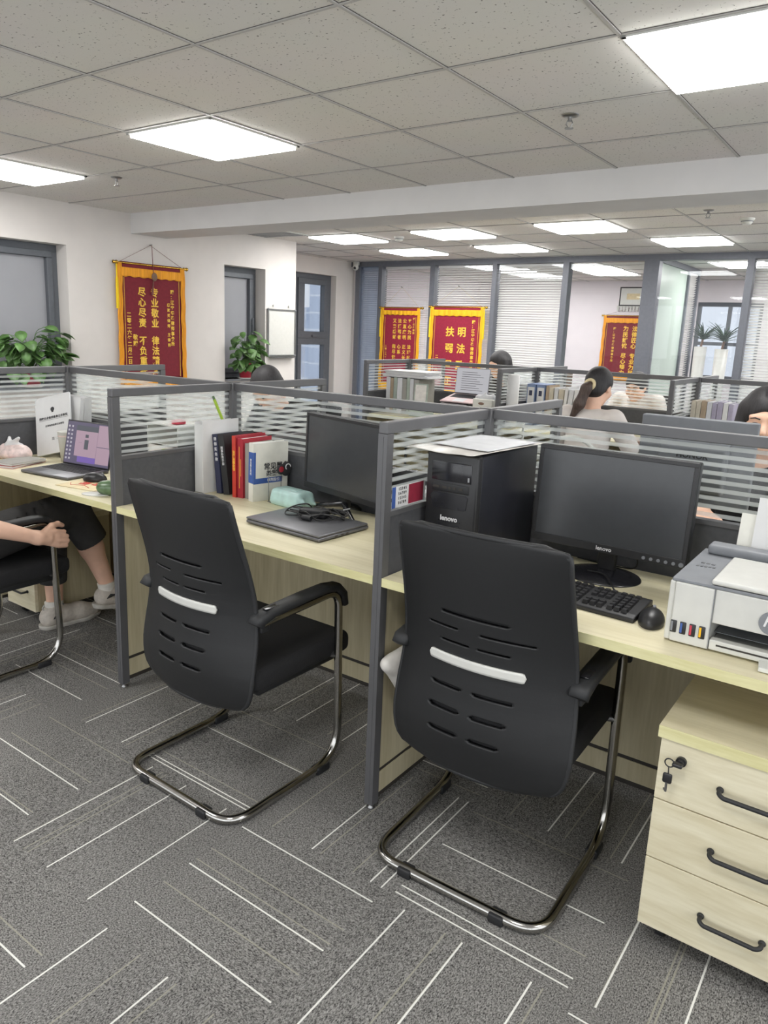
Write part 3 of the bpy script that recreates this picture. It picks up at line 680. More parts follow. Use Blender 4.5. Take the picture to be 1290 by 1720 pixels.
screen('desk_partition', 'striped glass side screen between the open laptop desk and the white file box', (0, 0), (0, -FD), True, group=G1)
screen('desk_partition', 'striped glass side screen with a small calendar card, left of the black computer tower', (CW, 0), (CW, -FD), True, group=G1)
screen('desk_partition', 'striped glass side screen right of the printer', (2*CW, 0), (2*CW, -FD), True, group=G1)
screen('desk_partition', 'short striped screen on the window side in front of the red wall pennant', (X0, 0), (X0, FD), True, group=G1)
screen('desk_partition', 'short striped screen beyond the books, in front of the red flower pot', (0, 0), (0, FD), True, group=G1)
screen('desk_partition', 'short striped screen beyond the computer tower, beside the white router', (CW, 0), (CW, FD), True, group=G1)
screen('desk_partition', 'short striped screen on the far side behind the printer', (2*CW, 0), (2*CW, FD), True, group=G1)
for i, lab in enumerate(('long striped screen behind the leaning reports and the open laptop', 'long striped screen behind the books and the monitor on V-shaped feet', 'long striped screen behind the computer tower and the wide monitor')):
    screen('desk_partition', lab, (X0+i*CW, 0), (X0+(i+1)*CW, 0), False, group=G1)
for i, lab in enumerate(('grey post at the window end of the near desk block', 'grey post behind the white file box', 'grey post behind the computer tower', 'grey post beyond the printer')):
    post(X0+i*CW, 0, lab)
DG = 'light maple desks'
for i, lab in enumerate(('light maple desk with the open laptop and leaning reports', 'light maple desk with books, monitor and closed laptop', 'light maple desk with computer tower, wide monitor and printer')):
    a, c = X0+i*CW+.016, X0+(i+1)*CW-.016
    desk(lab, a, c, -FD, -.016, DG)
for i, lab in enumerate(('maple desk on the far side of the near block, window end', 'maple desk on the far side of the near block behind the books', 'maple desk on the far side of the near block with the dark-backed monitor')):
    a, c = X0+i*CW+.016, X0+(i+1)*CW-.016
    desk(lab, a, c, FD, .016, DG)
SX, SY = -1.36, 3.45                      # second block of desks
G2 = 'screens of the far desk block'
for i, lab in enumerate(('far striped side screen at the left end, in front of the narrower pennant', 'far striped side screen right of the pale laptop on its stand', 'far striped side screen with a yellow edge near the right')):
    screen('desk_partition', lab, (SX+i*CW, SY), (SX+i*CW, SY-FD-.05), True, group=G2)
for i, lab in enumerate(('farthest short screen below the two crimson pennants', 'farthest short screen in front of the clear office pane', 'farthest short screen below the potted palms')):
    screen('desk_partition', lab, (SX+i*CW, SY), (SX+i*CW, SY+FD), True, group=G2)
for i, lab in enumerate(('far long screen behind the file stack and pale laptop', 'far long screen behind the blue binders and the ponytailed woman', 'far long screen behind the beige and lilac folders')):
    screen('desk_partition', lab, (SX+i*CW, SY), (SX+(i+1)*CW, SY), False, group=G2)
for i, lab in enumerate(('far post behind the file stack', 'far post beside the blue binders', 'far post beside the row of beige and lilac folders')):
    post(SX+i*CW, SY, lab)
for i, lab in enumerate(('far maple desk with the file stack and pale laptop', 'far maple desk of the ponytailed woman', 'far maple desk with beige and lilac folders')):
    a, c = SX+i*CW+.016, SX+(i+1)*CW-.016
    desk(lab, a, c, SY-FD, SY-.016, DG)
for i, lab in enumerate(('farthest maple desk of the dark-haired person by the bright blind', 'farthest maple desk of the person seen through the stripes')):
    a, c = SX+i*CW+.016, SX+(i+1)*CW-.016
    desk(lab, a, c, SY+FD, SY+.016, DG)

# mobile drawer pedestals
def pedestal(label, x, y, w, d, h, key):
    t = thing('drawer_pedestal', label, 'drawer unit', (x, y, 0), 0, 'three drawer pedestals')
    MB().box(-.006, w+.006, -.022, d, h-.028, h).build('top_board', 'woodtop', t)
    MB().box(-.006, w+.006, -.024, -.022, h-.0282, h+.0002).build('edge_band', 'woodedge', t)
    b = MB(); b.box(0, .016, 0, d, .06, h-.028).box(w-.016, w, 0, d, .06, h-.028).box(.016, w-.016, 0, d, .06, .076).box(.016, w-.016, d-.016, d, .076, h-.028).build('carcass', 'woodside', t)
    zs = [.06, .245, .40, h-.030]
    for k in range(3):
        f = MB().box(.001, w-.001, -.018, -.001, zs[k]+.0015, zs[k+1]-.0015).build('drawer', 'woodfront', t, bevel=.001)
        zc = (zs[k]+zs[k+1])/2; xc = w/2
        p = rounded([(xc-.064, -.018, zc), (xc-.064, -.044, zc), (xc+.064, -.044, zc), (xc+.064, -.018, zc)], .014, 6)
        hd = MB(); hd.tube([Vector((q.x, q.y, q.z-.012*(1-((q.x-xc)/.064)**2))) for q in p], .0052, 10)
        hd.ell((xc-.064, -.021, zc), (.008, .006, .0075)).ell((xc+.064, -.021, zc), (.008, .006, .0075))
        hd.build('handle', 'blackm', f)
        if k == 2 and key:
            L = MB(); L.cyl((.05, -.018, zc+.035), (.05, -.026, zc+.035), .0115).cyl((.05, -.026, zc+.035), (.05, -.034, zc+.035), .008); L.rbox(.036, .058, -.050, -.034, zc+.031, zc+.040, .003)
            L.tube([(.03+.010*math.cos(a*PI/8), -.043, zc+.035+.010*math.sin(a*PI/8)) for a in range(16)], .0016, 6, closed=True)
            L.build('lock', 'black', f)
            q = MB(); q.rbox(.020, .040, -.048, -.043, zc-.014, zc+.010, .004).tube([(.03, -.0455, zc+.025), (.031, -.0455, zc+.008)], .0015, 6); q.build('key_head', 'black', f)
            q = MB(); q.box(.027, .032, -.047, -.0445, zc-.036, zc-.013).box(.024, .027, -.047, -.0445, zc-.033, zc-.028); q.build('key_blade', 'steel', f)
    for cx, cy in ((.045, .05), (w-.045, .05), (.045, d-.05), (w-.045, d-.05)):
        c = MB(); c.box(cx-.014, cx+.014, cy-.018, cy+.018, .044, .06).cyl((cx-.010, cy, .022), (cx+.010, cy, .022), .022, n=20); c.build('caster', 'blackm', t)
    return t
pedestal('maple drawer pedestal with a key hanging in its top lock, under the printer', 2.045, -.60, .40, .52, .585, True)
pedestal('pale drawer pedestal under the desk beside the crossed legs', -1.09, -.465, .25, .40, .50, False)
# ---------------------------------------------------------------- cantilever chairs
CG = 'black cantilever visitor chairs'
def interp(z, tab):
    for (a, p), (c, q) in zip(tab, tab[1:]):
        if (a >= z >= c) or (a <= z <= c): f = (z-a)/(c-a); f = f; return p+(q-p)*f
    return tab[-1][1]
BW = [(.975, .216), (.965, .222), (.8, .228), (.65, .236), (.52, .246), (.44, .248), (.405, .245), (.378, .239), (.357, .229), (.342, .213), (.333, .192), (.328, .160)]
BY = [(.975, .022), (.88, .050), (.8, .076), (.72, .099), (.65, .112), (.58, .110), (.52, .100), (.46, .088), (.40, .082), (.306, .084)]
BB = [(.975, .010), (.85, .032), (.7, .056), (.6, .062), (.45, .052), (.306, .030)]
def soft(z, tab): return sum(interp(min(.975, max(.306, z+d)), tab) for d in (-.045, -.03, -.015, 0, .015, .03, .045))/7
def back_pt(u, v, off=0.0):
    # rows bunch near the bottom so the rounded corners stay round
    z = .328+(.975-.328)*v; x = (2*u-1)
    w = interp(z, BW); y = soft(z, BY)-soft(z, BB)*(1-x*x)+.012*max(0, abs(x)-.8)
    return (x*w, y-off, z)
NU, NV = 84, 200
SLOTS = [(.760, -.44, .38), (.720, -.62, -.20), (.720, .02, .66), (.680, -.44, -.05), (.680, .0, .40),
         (.560, -.50, -.12), (.560, .0, .44), (.499, -.50, -.12), (.499, .0, .38), (.438, -.48, -.12), (.438, .0, .34)]
def slot(u, v):
    z = .328+.647*v; x = 2*u-1
    return any(abs(z-s[0]) < .0056-(.0028 if min(abs(x-s[1]), abs(x-s[2])) < .02 else 0)+(.0 if s[0] < .6 else -.0022) and s[1] < x < s[2] for s in SLOTS)
def make_chair(label, loc, rz):
    t = thing('visitor_chair', label, 'chair', loc, rz, CG)
    hw = .248
    path = rounded([(hw, .12, .605), (hw, .470, .618), (hw, .488, .0155), (hw, .0, .0155), (-hw, .0, .0155), (-hw, .488, .0155), (-hw, .470, .618), (-hw, .12, .605)], [0, .06, .13, .085, .085, .13, .06, 0], 10)
    MB().tube(path, .0135, 14).build('tube_frame', 'chrome', t)
    for s in (-1, 1):
        for y in (.0, .40):
            MB().rbox(s*(hw if y else .135)-(.017 if y else .02), s*(hw if y else .135)+(.017 if y else .02), y-(.03 if y else .018), y+(.03 if y else .018), .001, .026, .004).build('foot_clip', 'blackm', t)
        # arm: flat pad over the tube, curling down at its front end, joined to the back
        ax = s*hw
        sec = [(.100, .606, .024, .020), (.112, .622, .026, .018), (.16, .632, .026, .014), (.30, .640, .026, .013), (.40, .642, .025, .013), (.452, .634, .024, .014), (.482, .606, .022, .013), (.492, .565, .020, .012)]
        b = MB(); vs = []; n = 12
        for i, (y, z, w, h_) in enumerate(sec):
            q0 = sec[max(0, i-1)]; q1 = sec[min(len(sec)-1, i+1)]; d = Vector((0, q1[0]-q0[0], q1[1]-q0[1])).normalized(); nrm = Vector((0, -d.z, d.y))
            for k in range(n):
                a = 2*PI*k/n; ca, sa = math.cos(a), math.sin(a)
                px = w*math.copysign(abs(ca)**.5, ca); pn = h_*math.copysign(abs(sa)**.6, sa)
                vs.append((ax+px, y+nrm.y*pn, z+nrm.z*pn))
        fs = [(i*n+k, i*n+(k+1) % n, (i+1)*n+(k+1) % n, (i+1)*n+k) for i in range(len(sec)-1) for k in range(n)]
        b.add(vs, fs+[tuple(range(n))[::-1], tuple(range(len(vs)-n, len(vs)))], None, True)
        arm = b.build('armrest', 'blackm', t)
        q = MB(); q.rbox(ax-.010, ax+.010, .135, .205, .6445, .647, .001); q.build('inlay', 'pcblack', arm)
        q = MB(); q.rbox(s*.232-.022, s*.232+.022, .118, .155, .575, .612, .006); q.build('arm_bracket', 'blackm', t)
        q = MB(); q.cyl((s*hw, .475, .39), (s*.20, .47, .385), .011); q.build('seat_bolt', 'steel', t)
    # seat
    q = MB(); q.rbox(-.232, .232, .115, .565, .372, .446, .026, 5); q.build('seat', 'mesh', t)
    q = MB(); q.rbox(-.20, .20, .16, .54, .345, .376, .008); q.cyl((-hw, .478, .385), (hw, .478, .385), .010); q.build('seat_pan', 'blackm', t)
    # back shell with its slots
    b = MB(); b.grid(lambda u, v: back_pt(u, v), NU, NV, skip=slot); b.build('backrest', 'chairback', t, solid=.011)
    b = MB(); rim = [back_pt(1, v/40) for v in range(41)] + [back_pt(1-u/30, 1) for u in range(1, 31)] + [back_pt(0, 1-v/40) for v in range(1, 41)] + [back_pt(u/20, 0) for u in range(1, 20)]
    b.tube(rim, .0075, 8, closed=True); b.build('back_frame', 'blackm', t)
    b = MB()
    def bar(u, v):
        x = -.56+1.12*u; e = 1-abs(2*u-1); hh = .0125*min(1, (max(e, 0)/.045)**.5 if e < .045 else 1)
        z = .634+(2*v-1)*hh; p = back_pt((x+1)/2, (z-.328)/.647, .0085); return p
    b.grid(bar, 60, 4); b.build('lumbar_bar', 'white', t, solid=.006)
    # upholstered front of the back
    b = MB(); b.grid(lambda u, v: back_pt(.06+.88*u, .06+.72*v, -.015), 24, 30); b.build('back_cushion', 'mesh', t, solid=.012)
    return t
chair2 = make_chair('nearest black chair, in front of the computer tower and wide monitor', (1.615, -.772, 0), math.radians(1.5))
chair1 = copy_tree(chair2, 'empty black chair in front of the books and the closed laptop', (.732, -.945, 0), math.radians(-1.0))
chair0 = copy_tree(chair2, 'black chair at the left edge with a seated person holding its arm', (-.655, -1.105, 0), 0)
copy_tree(chair2, 'black chair of the dark-haired woman behind the wide monitor', (1.905, 1.30, 0), PI)
copy_tree(chair2, 'black chair of the bowed head beyond the near screens', (-.66, 1.34, 0), PI)
copy_tree(chair2, 'black chair of the person by the bright blind', (-.74, 4.40, 0), PI)
copy_tree(chair2, 'black chair of the person seen through the far stripes', (.50, 4.45, 0), PI)
# the pale chair of the woman with the ponytail
t = thing('office_chair', 'pale chair with a curved white back hoop behind the ponytailed woman', 'chair', (.73, 2.16, 0))
MB().rbox(-.22, .22, .06, .50, .40, .45, .02, 4).build('seat', 'offwhite', t)
MB().tube(bez([(-.20, .06, .42), (-.19, .0, .60), (-.14, -.035, .78), (0, -.045, .845), (.14, -.035, .78), (.19, .0, .60), (.20, .06, .42)], 48), .013, 12).build('back_hoop', 'offwhite', t)
MB().grid(lambda u, v: ((u-.5)*(.34-.16*max(0, v-.5)*2), -.0-.03*v, .50+.28*v), 10, 8).build('backrest', 'offwhite', t, solid=.008)
for sx in (-1, 1):
    for y in (.09, .46): MB().cyl((sx*.17, y, .41), (sx*.21, y+(.03 if y > .2 else -.03), 0), .012, .010).build('leg', 'steel', t)

# ---------------------------------------------------------------- electronics
def monitor(label, loc, rz, w, h, zb, chin, stand, logo=None, tilt=0.0, buttons=False, group=None, shell='blackm'):
    """screen faces -y; zb = bottom of the casing"""
    t = thing('monitor', label, 'monitor', loc, rz, group)
    R = T(0, 0, zb-loc[2]) @ rot(rx=-tilt)
    MB().rbox(-w/2, w/2, -.012, .022, 0, h, .005, 2, R).build('casing', shell, t)
    b = MB(); b.rbox(-w/2+.07, w/2-.07, .02, .05, .05, h-.06, .012, 2, R); b.build('rear_bulge', shell, t)
    e = .014
    fr = MB(); fr.box(-w/2+.002, w/2-.002, -.0165, -.011, 0.002, chin, R).box(-w/2+.002, w/2-.002, -.0165, -.011, h-e, h-.002, R).box(-w/2+.002, -w/2+e, -.0165, -.011, chin, h-e, R).box(w/2-e, w/2-.002, -.0165, -.011, chin, h-e, R)
    bz = fr.build('bezel', 'black', t, bevel=.0012)
    MB().box(-w/2+e, w/2-e, -.0135, -.0115, chin, h-e, R).build('display', 'screenoff', t)
    if logo: MB().text(logo, .017, R @ frameM((0, -.0168, chin*.52), (1, 0, 0), (0, 0, 1)), .012).build('logo', 'whiteink', bz)
    if buttons:
        for k in range(6):
            q = MB(); x = w/2-.115+k*.0205; r = .0048 if k < 5 else .0065
            q.cyl((x, -.0165, chin*.45), (x, -.0195, chin*.45), r, M4=R, n=16); q.build('button', 'greyplastic', bz)
    stand(t, loc[2])
    return t
def disc_stand(t, z0):
    MB().lathe([(.001, .018), (.05, .016), (.108, .006), (.112, .002), (.112, 0), (.001, 0)], 40, T(0, .0, 0) @ Matrix.Diagonal((1, .88, 1, 1))).build('base', 'pcblack', t)
    b = MB(); b.rbox(-.026, .026, .018, .046, .012, .20, .006); b.build('neck', 'black', t)
def vee_stand(t, z0):
    b = MB(); b.rbox(-.02, .02, .0, .028, .03, .14, .005); b.build('neck', 'black', t)
    for s in (-1, 1):
        b = MB(); b.tube([(0, .012, .042), (s*.04, -.015, .034), (s*.150, -.060 if s > 0 else -.03, .007)], [.013, .011, .0065], 10); b.build('foot', 'pcblack', t)
    b = MB(); b.tube([(0, .012, .04), (0, .07, .02), (0, .09, .006)], [.012, .009, .006], 10); b.build('foot', 'pcblack', t)
def plate_stand(t, z0):
    MB().rbox(-.11, .11, -.07, .10, 0, .008, .003).build('base', 'blackm', t); MB().rbox(-.025, .025, .03, .055, .006, .22, .005).build('neck', 'blackm', t)
m1 = monitor('wide black monitor behind the keyboard, right of the computer tower', (1.722, -.150, DZ), 0, .462, .298, DZ+.072, .026, disc_stand, 'lenovo', .06, True)
m0 = monitor('black monitor on V-shaped feet behind the closed laptop', (.70, -.105, DZ), math.radians(-14), .47, .30, DZ+.066, .024, vee_stand, None, .03)
mh = monitor('dark monitor seen from behind through the striped screen, maker name on its back', (1.83, .34, DZ), PI, .36, .29, DZ+.155, .02, plate_stand, None, .0, shell='mongrey')
MB().text('HONOR', .026, frameM((.0, .0515, .326), (-1, 0, 0), (0, 0, 1)), .03).build('logo', 'ink', mh)

# computer tower with its cover sheet of film
t = thing('computer_tower', 'black desktop computer tower standing on the desk left of the wide monitor', 'computer', (1.346, -.42, DZ))
b = MB(); b.rbox(-.084, .084, .022, .40, .012, .348, .005).build('case', 'pcside', t)
MB().rbox(-.085, .085, -.004, .026, .010, .350, .007, 3).build('front_fascia', 'black', t)
b = MB(); b.rbox(-.066, .066, -.0075, -.002, .268, .325, .003); b.build('drive_bay_door', 'pcblack', t)
MB().box(.056, .0615, -.0095, -.007, .275, .287).build('eject_button', 'steel', t)
b = MB(); b.rbox(-.066, .060, -.007, -.002, .236, .262, .003); pf = b.build('port_strip', 'blackm', t)
for k, (x, w) in enumerate(((-.048, .020), (-.020, .014), (.034, .013))): MB().box(x-w/2, x+w/2, -.0082, -.0065, .246, .253).build('port', 'groove', pf)
for x in (-.002, .014): MB().cyl((x, -.0085, .2495), (x, -.0065, .2495), .0042, n=14).build('audio_jack', 'groove', pf)
b = MB(); b.prism([(-.064, -.232), (-.070, -.19), (-.060, -.187), (.054, -.187), (.060, -.19), (.056, -.232)], 0, .005, frameM((0, -.0022, .0), (1, 0, 0), (0, 0, -1)) @ Matrix.Identity(4)); 
b = MB(); b.prism([(-.056, .187), (-.066, .222), (-.058, .232), (.050, .232), (.058, .226), (.052, .190), (.046, .187)], .002, .0062, frameM((0, 0, 0), (1, 0, 0), (0, 0, 1))); b.build('vent_shield', 'pcblack', t)
b = MB()
for k in range(9): b.tube([(-.036+.001*k, -.0048, .150-.012*k), (0, -.0062, .146-.012*k), (.036-.001*k, -.0048, .150-.012*k)], .0014, 6)
b.build('grille_ribs', 'pcblack', t)
MB().text('lenovo', .021, frameM((0, -.0072, .158), (1, 0, 0), (0, 0, 1)), .03).build('logo', 'whiteink', t)
MB().tube([(-.085, -.002, .345), (.085, -.002, .345)], .0022, 6).build('trim_line', 'groove', t)
for x in (-.06, .06):
    for y in (.03, .36): MB().cyl((x, y, 0), (x, y, .013), .012).build('foot', 'blackm', t)
t = thing('paper_sheet', 'large crinkled white sheet lying on top of the computer tower', 'paper', (1.330, -.235, DZ+.3515), math.radians(-4))
random.seed(5)
MB().grid(lambda u, v: ((u-.5)*.235, (v-.5)*.435, .003+.0022*math.sin(9*u+4*v)*math.sin(7*v+2)+.004*max(0, abs(u-.5)*2-.86)*6*abs(math.sin(5*v+u))), 26, 40).build('sheet', 'film', t, solid=.001)
MB().grid(lambda u, v: ((u-.5)*.21, (v-.5)*.297+.03, .0078+.001*math.sin(6*u)), 10, 14).build('printed_sheet', 'paper2', t, solid=.0006)

# keyboard and mouse
def keyboard(label, loc, rz, w=.445, d=.145, parent=None):
    t = thing('keyboard', label, 'keyboard', loc, rz)
    b = MB(); b.prism([(0, 0), (0, .012), (.02, .017), (d-.02, .026), (d, .024), (d, .0)], -w/2, w/2, frameM((0, -d/2, 0), (0, 1, 0), (0, 0, 1))); b.build('body', 'black', t, bevel=.003)
    b = MB(); kp = .0188
    cols = [(-w/2+.012+k*kp, 5) for k in range(15)] + [(-w/2+.012+15*kp+.008+k*kp, 4) for k in range(3)] + [(-w/2+.012+18*kp+.016+k*kp, 5) for k in range(4)]
    for (x, nr) in cols:
        for r in range(6):
            if nr == 4 and r in (2, ): continue
            if x+kp > w/2-.004: continue
            y = -d/2+.014+r*.0192+(.004 if r == 5 else 0); z = .0155+.009*(y+d/2)/d+.0
            bm = [(x+.001, y+.001, z), (x+kp-.0015, y+.001, z), (x+kp-.0015, y+.0172, z+.001), (x+.001, y+.0172, z+.001), (x+.0033, y+.003, z+.0085), (x+kp-.0038, y+.003, z+.0085), (x+kp-.0038, y+.0145, z+.009), (x+.0033, y+.0145, z+.009)]
            b.add(bm, [(4, 5, 6, 7), (0, 1, 5, 4), (1, 2, 6, 5), (2, 3, 7, 6), (3, 0, 4, 7)])
    b.build('keys', 'black', t)
    return t
keyboard('black wired keyboard in front of the wide monitor', (1.695, -.395, DZ), math.radians(-2))
def mouse(label, loc, rz, m='black', s=1.0):
    t = thing('computer_mouse', label, 'computer mouse', loc, rz)
    F = Field((-.045*s, -.07*s, -.005), (.045*s, .07*s, .05*s), .0022); F.ell((0, 0, .008*s), (.031*s, .053*s, .030*s)).cut((0, 0, 0), (0, 0, -1)); F.build('shell', m, t)
    MB().cyl((-.003, .033*s, .031*s), (.003, .033*s, .031*s), .007*s, n=16).build('scroll_wheel', 'greyplastic', t)
    return t
mouse('dark grey mouse between the keyboard and the printer', (1.948, -.440, DZ), math.radians(8), 'greyplastic' if False else 'black')
def cable(label, pts, r=.0022, m='cable', n=60, cat='cable'):
    o = MB().tube(bez(pts, n), r, 8).build('cable', m); tag(o, label, cat); return o
cable('thin black mouse cable looping past the keyboard to the monitor base', [(1.944, -.386, DZ+.012), (1.935, -.345, DZ+.004), (1.915, -.315, DZ+.003), (1.85, -.290, DZ+.003), (1.80, -.265, DZ+.003), (1.775, -.235, DZ+.012), (1.74, -.20, DZ+.022), (1.69, -.19, DZ+.02)])
cable('black monitor cable hanging down behind the wide monitor', [(1.79, -.105, DZ+.10), (1.80, -.09, DZ+.06), (1.79, -.07, DZ+.02), (1.72, -.04, DZ+.004), (1.60, -.03, DZ+.004)])
cable('white cable running along the back screen beside the printer', [(2.00, -.035, DZ+.09), (2.04, -.045, DZ+.07), (2.06, -.05, DZ+.03), (2.07, -.06, DZ+.006), (2.12, -.05, DZ+.005)], .002, 'white')

# printer
t = thing('printer', 'white ink-tank printer with grey top at the right end of the desk', 'printer', (2.00, -.525, DZ)); pw, pd, ph = .432, .325, .150
b = MB(); b.prism([(0, 0), (pd, 0), (pd, ph-.012), (.0, ph-.006)], 0, .013, frameM((0, 0, .004), (0, 1, 0), (0, 0, 1)))
b.prism([(0, 0), (pd, 0), (pd, ph-.012), (.0, ph-.006)], pw-.013, pw, frameM((0, 0, .004), (0, 1, 0), (0, 0, 1)))
b.box(.013, .098, -.004, .30, .004, .148).box(.098, pw-.013, .0, .30, .068, .148).box(.013, pw-.013, .27, pd, .004, .142).box(.098, pw-.013, .02, .28, .004, .016)
b.build('body', 'white', t, bevel=.003)
MB().box(.004, pw-.004, .0, pd-.004, .148, .156).build('top_panel', 'greyplastic', t, bevel=.002)
b = MB(); b.rbox(.088, pw-.012, -.004, .232, .158, .170, .005, 3); b.build('scanner_lid', 'white', t)
b = MB(); b.rbox(.02, pw-.005, .262, .318, .156, .182, .008, 3); b.build('paper_feed_cover', 'greyplastic', t)
for k, c in enumerate(('greyplastic', 'blue', 'potred', 'fringe2')):
    x = .020+k*.0208; f = MB().rbox(x-.007, x+.007, -.0068, -.0025, .026, .056, .002).build('ink_window', 'black', t); MB().box(x-.0055, x-.001, -.0078, -.006, .030, .053).build('ink_level', c, f)
MB().box(.0975, .0988, -.0046, .0, .006, .150).build('panel_seam', 'greyplastic', t)
b = MB(); b.box(.10, pw-.015, -.004, .02, .006, .030).build('output_tray', 'white', t, bevel=.002)
MB().box(.115, pw-.03, -.0048, -.003, .0175, .0215).build('tray_slot', 'groove', t)
b = MB(); b.prism([(.0, 0), (.05, 0), (.044, -.045), (.006, -.045)], .002, .012, T(.205, -.004, .0)); b.build('tray_extension', 'offwhite', t, bevel=.002)
MB().box(.10, pw-.016, .05, .265, .0305, .032).build('paper_path', 'greyplastic', t)
b = MB(); b.cyl((.218, -.0005, .098), (.218, -.003, .098), .026, n=36); lg = b.build('maker_badge', 'greyplastic', t)
MB().text('hp', .034, frameM((.218, -.0036, .100), (1, 0, 0), (0, 0, 1)), .02, shear=.25).build('badge_letters', 'whiteink', lg)
b = MB()
for k in range(5): b.box(.024+.009*k, .030+.009*k, .13+.002*k, .140+.002*k, .1562, .1572)
for k in range(3): b.box(.028+.012*k, .036+.012*k, .165, .175, .1562, .1572)
b.build('control_buttons', 'lapgrey', t)
t = thing('paper_stack', 'white sheets standing in the rear feed of the printer', 'paper', (2.235, -.222, DZ+.06))
R = rot(rx=-.22)
MB().box(-.16, .17, .0, .003, .0, .205, R).build('cream_sheet', 'bookwhite', t); MB().box(-.125, .10, -.006, -.003, .0, .25, R).build('white_sheet', 'paper', t); 
# ---------------------------------------------------------------- middle desk
t = thing('laptop', 'closed dark grey laptop lying on the middle desk under a tangled charger', 'laptop', (.722, -.332, DZ), math.radians(-3))
MB().rbox(-.178, .178, -.128, .128, .003, .016, .005).build('base', 'lapgrey', t)
b = MB(); b.rbox(-.178, .178, -.128, .122, .0165, .0255, .004); b.build('lid', 'lapgrey', t)
for s in (-1, 1): MB().cyl((s*.15-.02, .124, .017), (s*.15+.02, .124, .017), .006).build('hinge', 'black', t)
b = MB()
for y in (-.05, -.02, .005): b.box(.177, .1785, y, y+.013, .007, .012)
b.build('side_ports', 'groove', t)
t = thing('power_adapter', 'black laptop charger brick with coiled cable on the closed laptop', 'charger', (.715, -.285, DZ+.0262), math.radians(18))
MB().rbox(-.052, .052, -.024, .024, 0, .028, .005).build('brick', 'blackm', t)
random.seed(3)
pts = []
for k in range(46):
    a = k*.62; r = .075+.025*math.sin(k*1.7); pts.append((r*1.25*math.cos(a)+.01, r*.62*math.sin(a)-.005, .006+.006*(k % 4)+(.022 if abs(r*1.25*math.cos(a)) < .06 and abs(r*.62*math.sin(a)) < .03 else 0)))
MB().tube(bez(pts, 400), .0026, 7).build('cable', 'cable', t)
MB().rbox(.05, .10, .045, .065, .002, .022, .004).build('plug', 'blackm', t)
MB().cyl((-.02, -.062, .01), (.015, -.068, .01), .009).build('ferrite_bead', 'blackm', t)
MB().tube([(.09, .055, .02), (.115, .06, .028)], .003, 6).build('plug_pin', 'steel', t)

def book(label, x, y, z0, w, h, d, spine, lean=0.0, pages='paper', cover=None, rz=0.0, group='books on the middle desk'):
    """standing book: spine faces -y, w = thickness, d = depth; the front cover faces +x"""
    t = thing('book', label, 'book', (x, y, z0), rz, group); R = rot(ry=lean)
    MB().box(.0015, w-.0015, .003, d-.003, .003, h-.003, R).build('pages', pages, t)
    b = MB(); b.box(0, .0015, 0, d, 0, h, R).box(w-.0015, w, 0, d, 0, h, R); b.build('cover', cover or spine, t)
    MB().box(0, w, -.0012, .001, 0, h, R).build('spine', spine, t)
    return t, R
t = thing('file_box', 'tall plain white file box standing against the left screen of the middle desk', 'file box', (.020, -.235, DZ))
b = MB(); b.box(0, .004, 0, .20, 0, .295).box(.046, .05, 0, .20, 0, .30).box(.004, .046, .196, .20, 0, .29).box(.004, .046, 0, .20, 0, .004).box(.004, .046, 0, .004, 0, .285); b.build('case', 'paper', t, bevel=.001)
MB().box(.008, .030, .01, .19, .005, .27).build('papers', 'paper2', t)
# dark navy volume and black volume leaning left
t, R = book('dark navy book with white spine dots, leaning next to the white file box', .097, -.185, DZ, .030, .245, .165, 'navy', -.10)
b = MB()
for k in range(5): b.text('律师实务'[k % 4], .016, R @ frameM((.015, -.0018, .225-.021*k), (1, 0, 0), (0, 0, 1)), .02)
b.build('spine_lettering', 'whiteink', t)
t, R = book('black book with white title lettering leaning beside the red books', .139, -.185, DZ, .034, .25, .17, 'bookblack', -.14)
b = MB(); b.text('刑事办案\n实用手册', .021, R @ frameM((.0345, .085, .165), (0, 1, 0), (0, 0, 1)), .03); b.text('法律出版', .008, R @ frameM((.0345, .085, .095), (0, 1, 0), (0, 0, 1)), .02); b.text('刑\n事\n办\n案\n手\n册', .013, R @ frameM((.017, -.0018, .16), (1, 0, 0), (0, 0, 1)), .02)
b.build('title_lettering', 'whiteink', t)
MB().box(.034, .0348, .03, .14, .120, .1215, R).build('cover_line', 'ink2', t)
t, R = book('thin white-topped book with an orange-red spine', .196, -.190, DZ, .020, .252, .17, 'orangered', -.01, cover='red')
MB().text('法\n律\n法\n规\n全\n书', .014, R @ frameM((.010, -.0018, .15), (1, 0, 0), (0, 0, 1)), .03).build('spine_lettering', 'gold', t)
t, R = book('red hardback with gold streaks on its spine', .218, -.182, DZ, .030, .243, .165, 'red', -.005)
b = MB(); b.box(.010, .012, -.0022, -.001, .04, .21, R).box(.018, .0195, -.0022, -.001, .09, .16, R); b.build('spine_stripes', 'gold', t)
t, R = book('plain grey book between the red hardback and the white book', .250, -.172, DZ, .034, .226, .155, 'bookgrey', 0)
t, R = book('white casebook with a blue band and black title, cover to the right', .290, -.192, DZ, .032, .236, .165, 'bookwhite', .02, rz=math.radians(-12))
b = MB(); b.box(.0322, .0328, .010, .138, .072, .094, R).box(.0322, .0328, .0, .010, .072, .20, R).box(-.0005, .033, -.0022, -.001, .075, .20, R); b.build('blue_band', 'blue', t)
b = MB(); b.text('常见罪名', .030, R @ frameM((.0334, .108, .138), (0, 1, 0), (0, 0, 1)), .015); b.text('类案', .026, R @ frameM((.0334, .085, .110), (0, 1, 0), (0, 0, 1)), .015); b.build('title_lettering', 'ink', t)
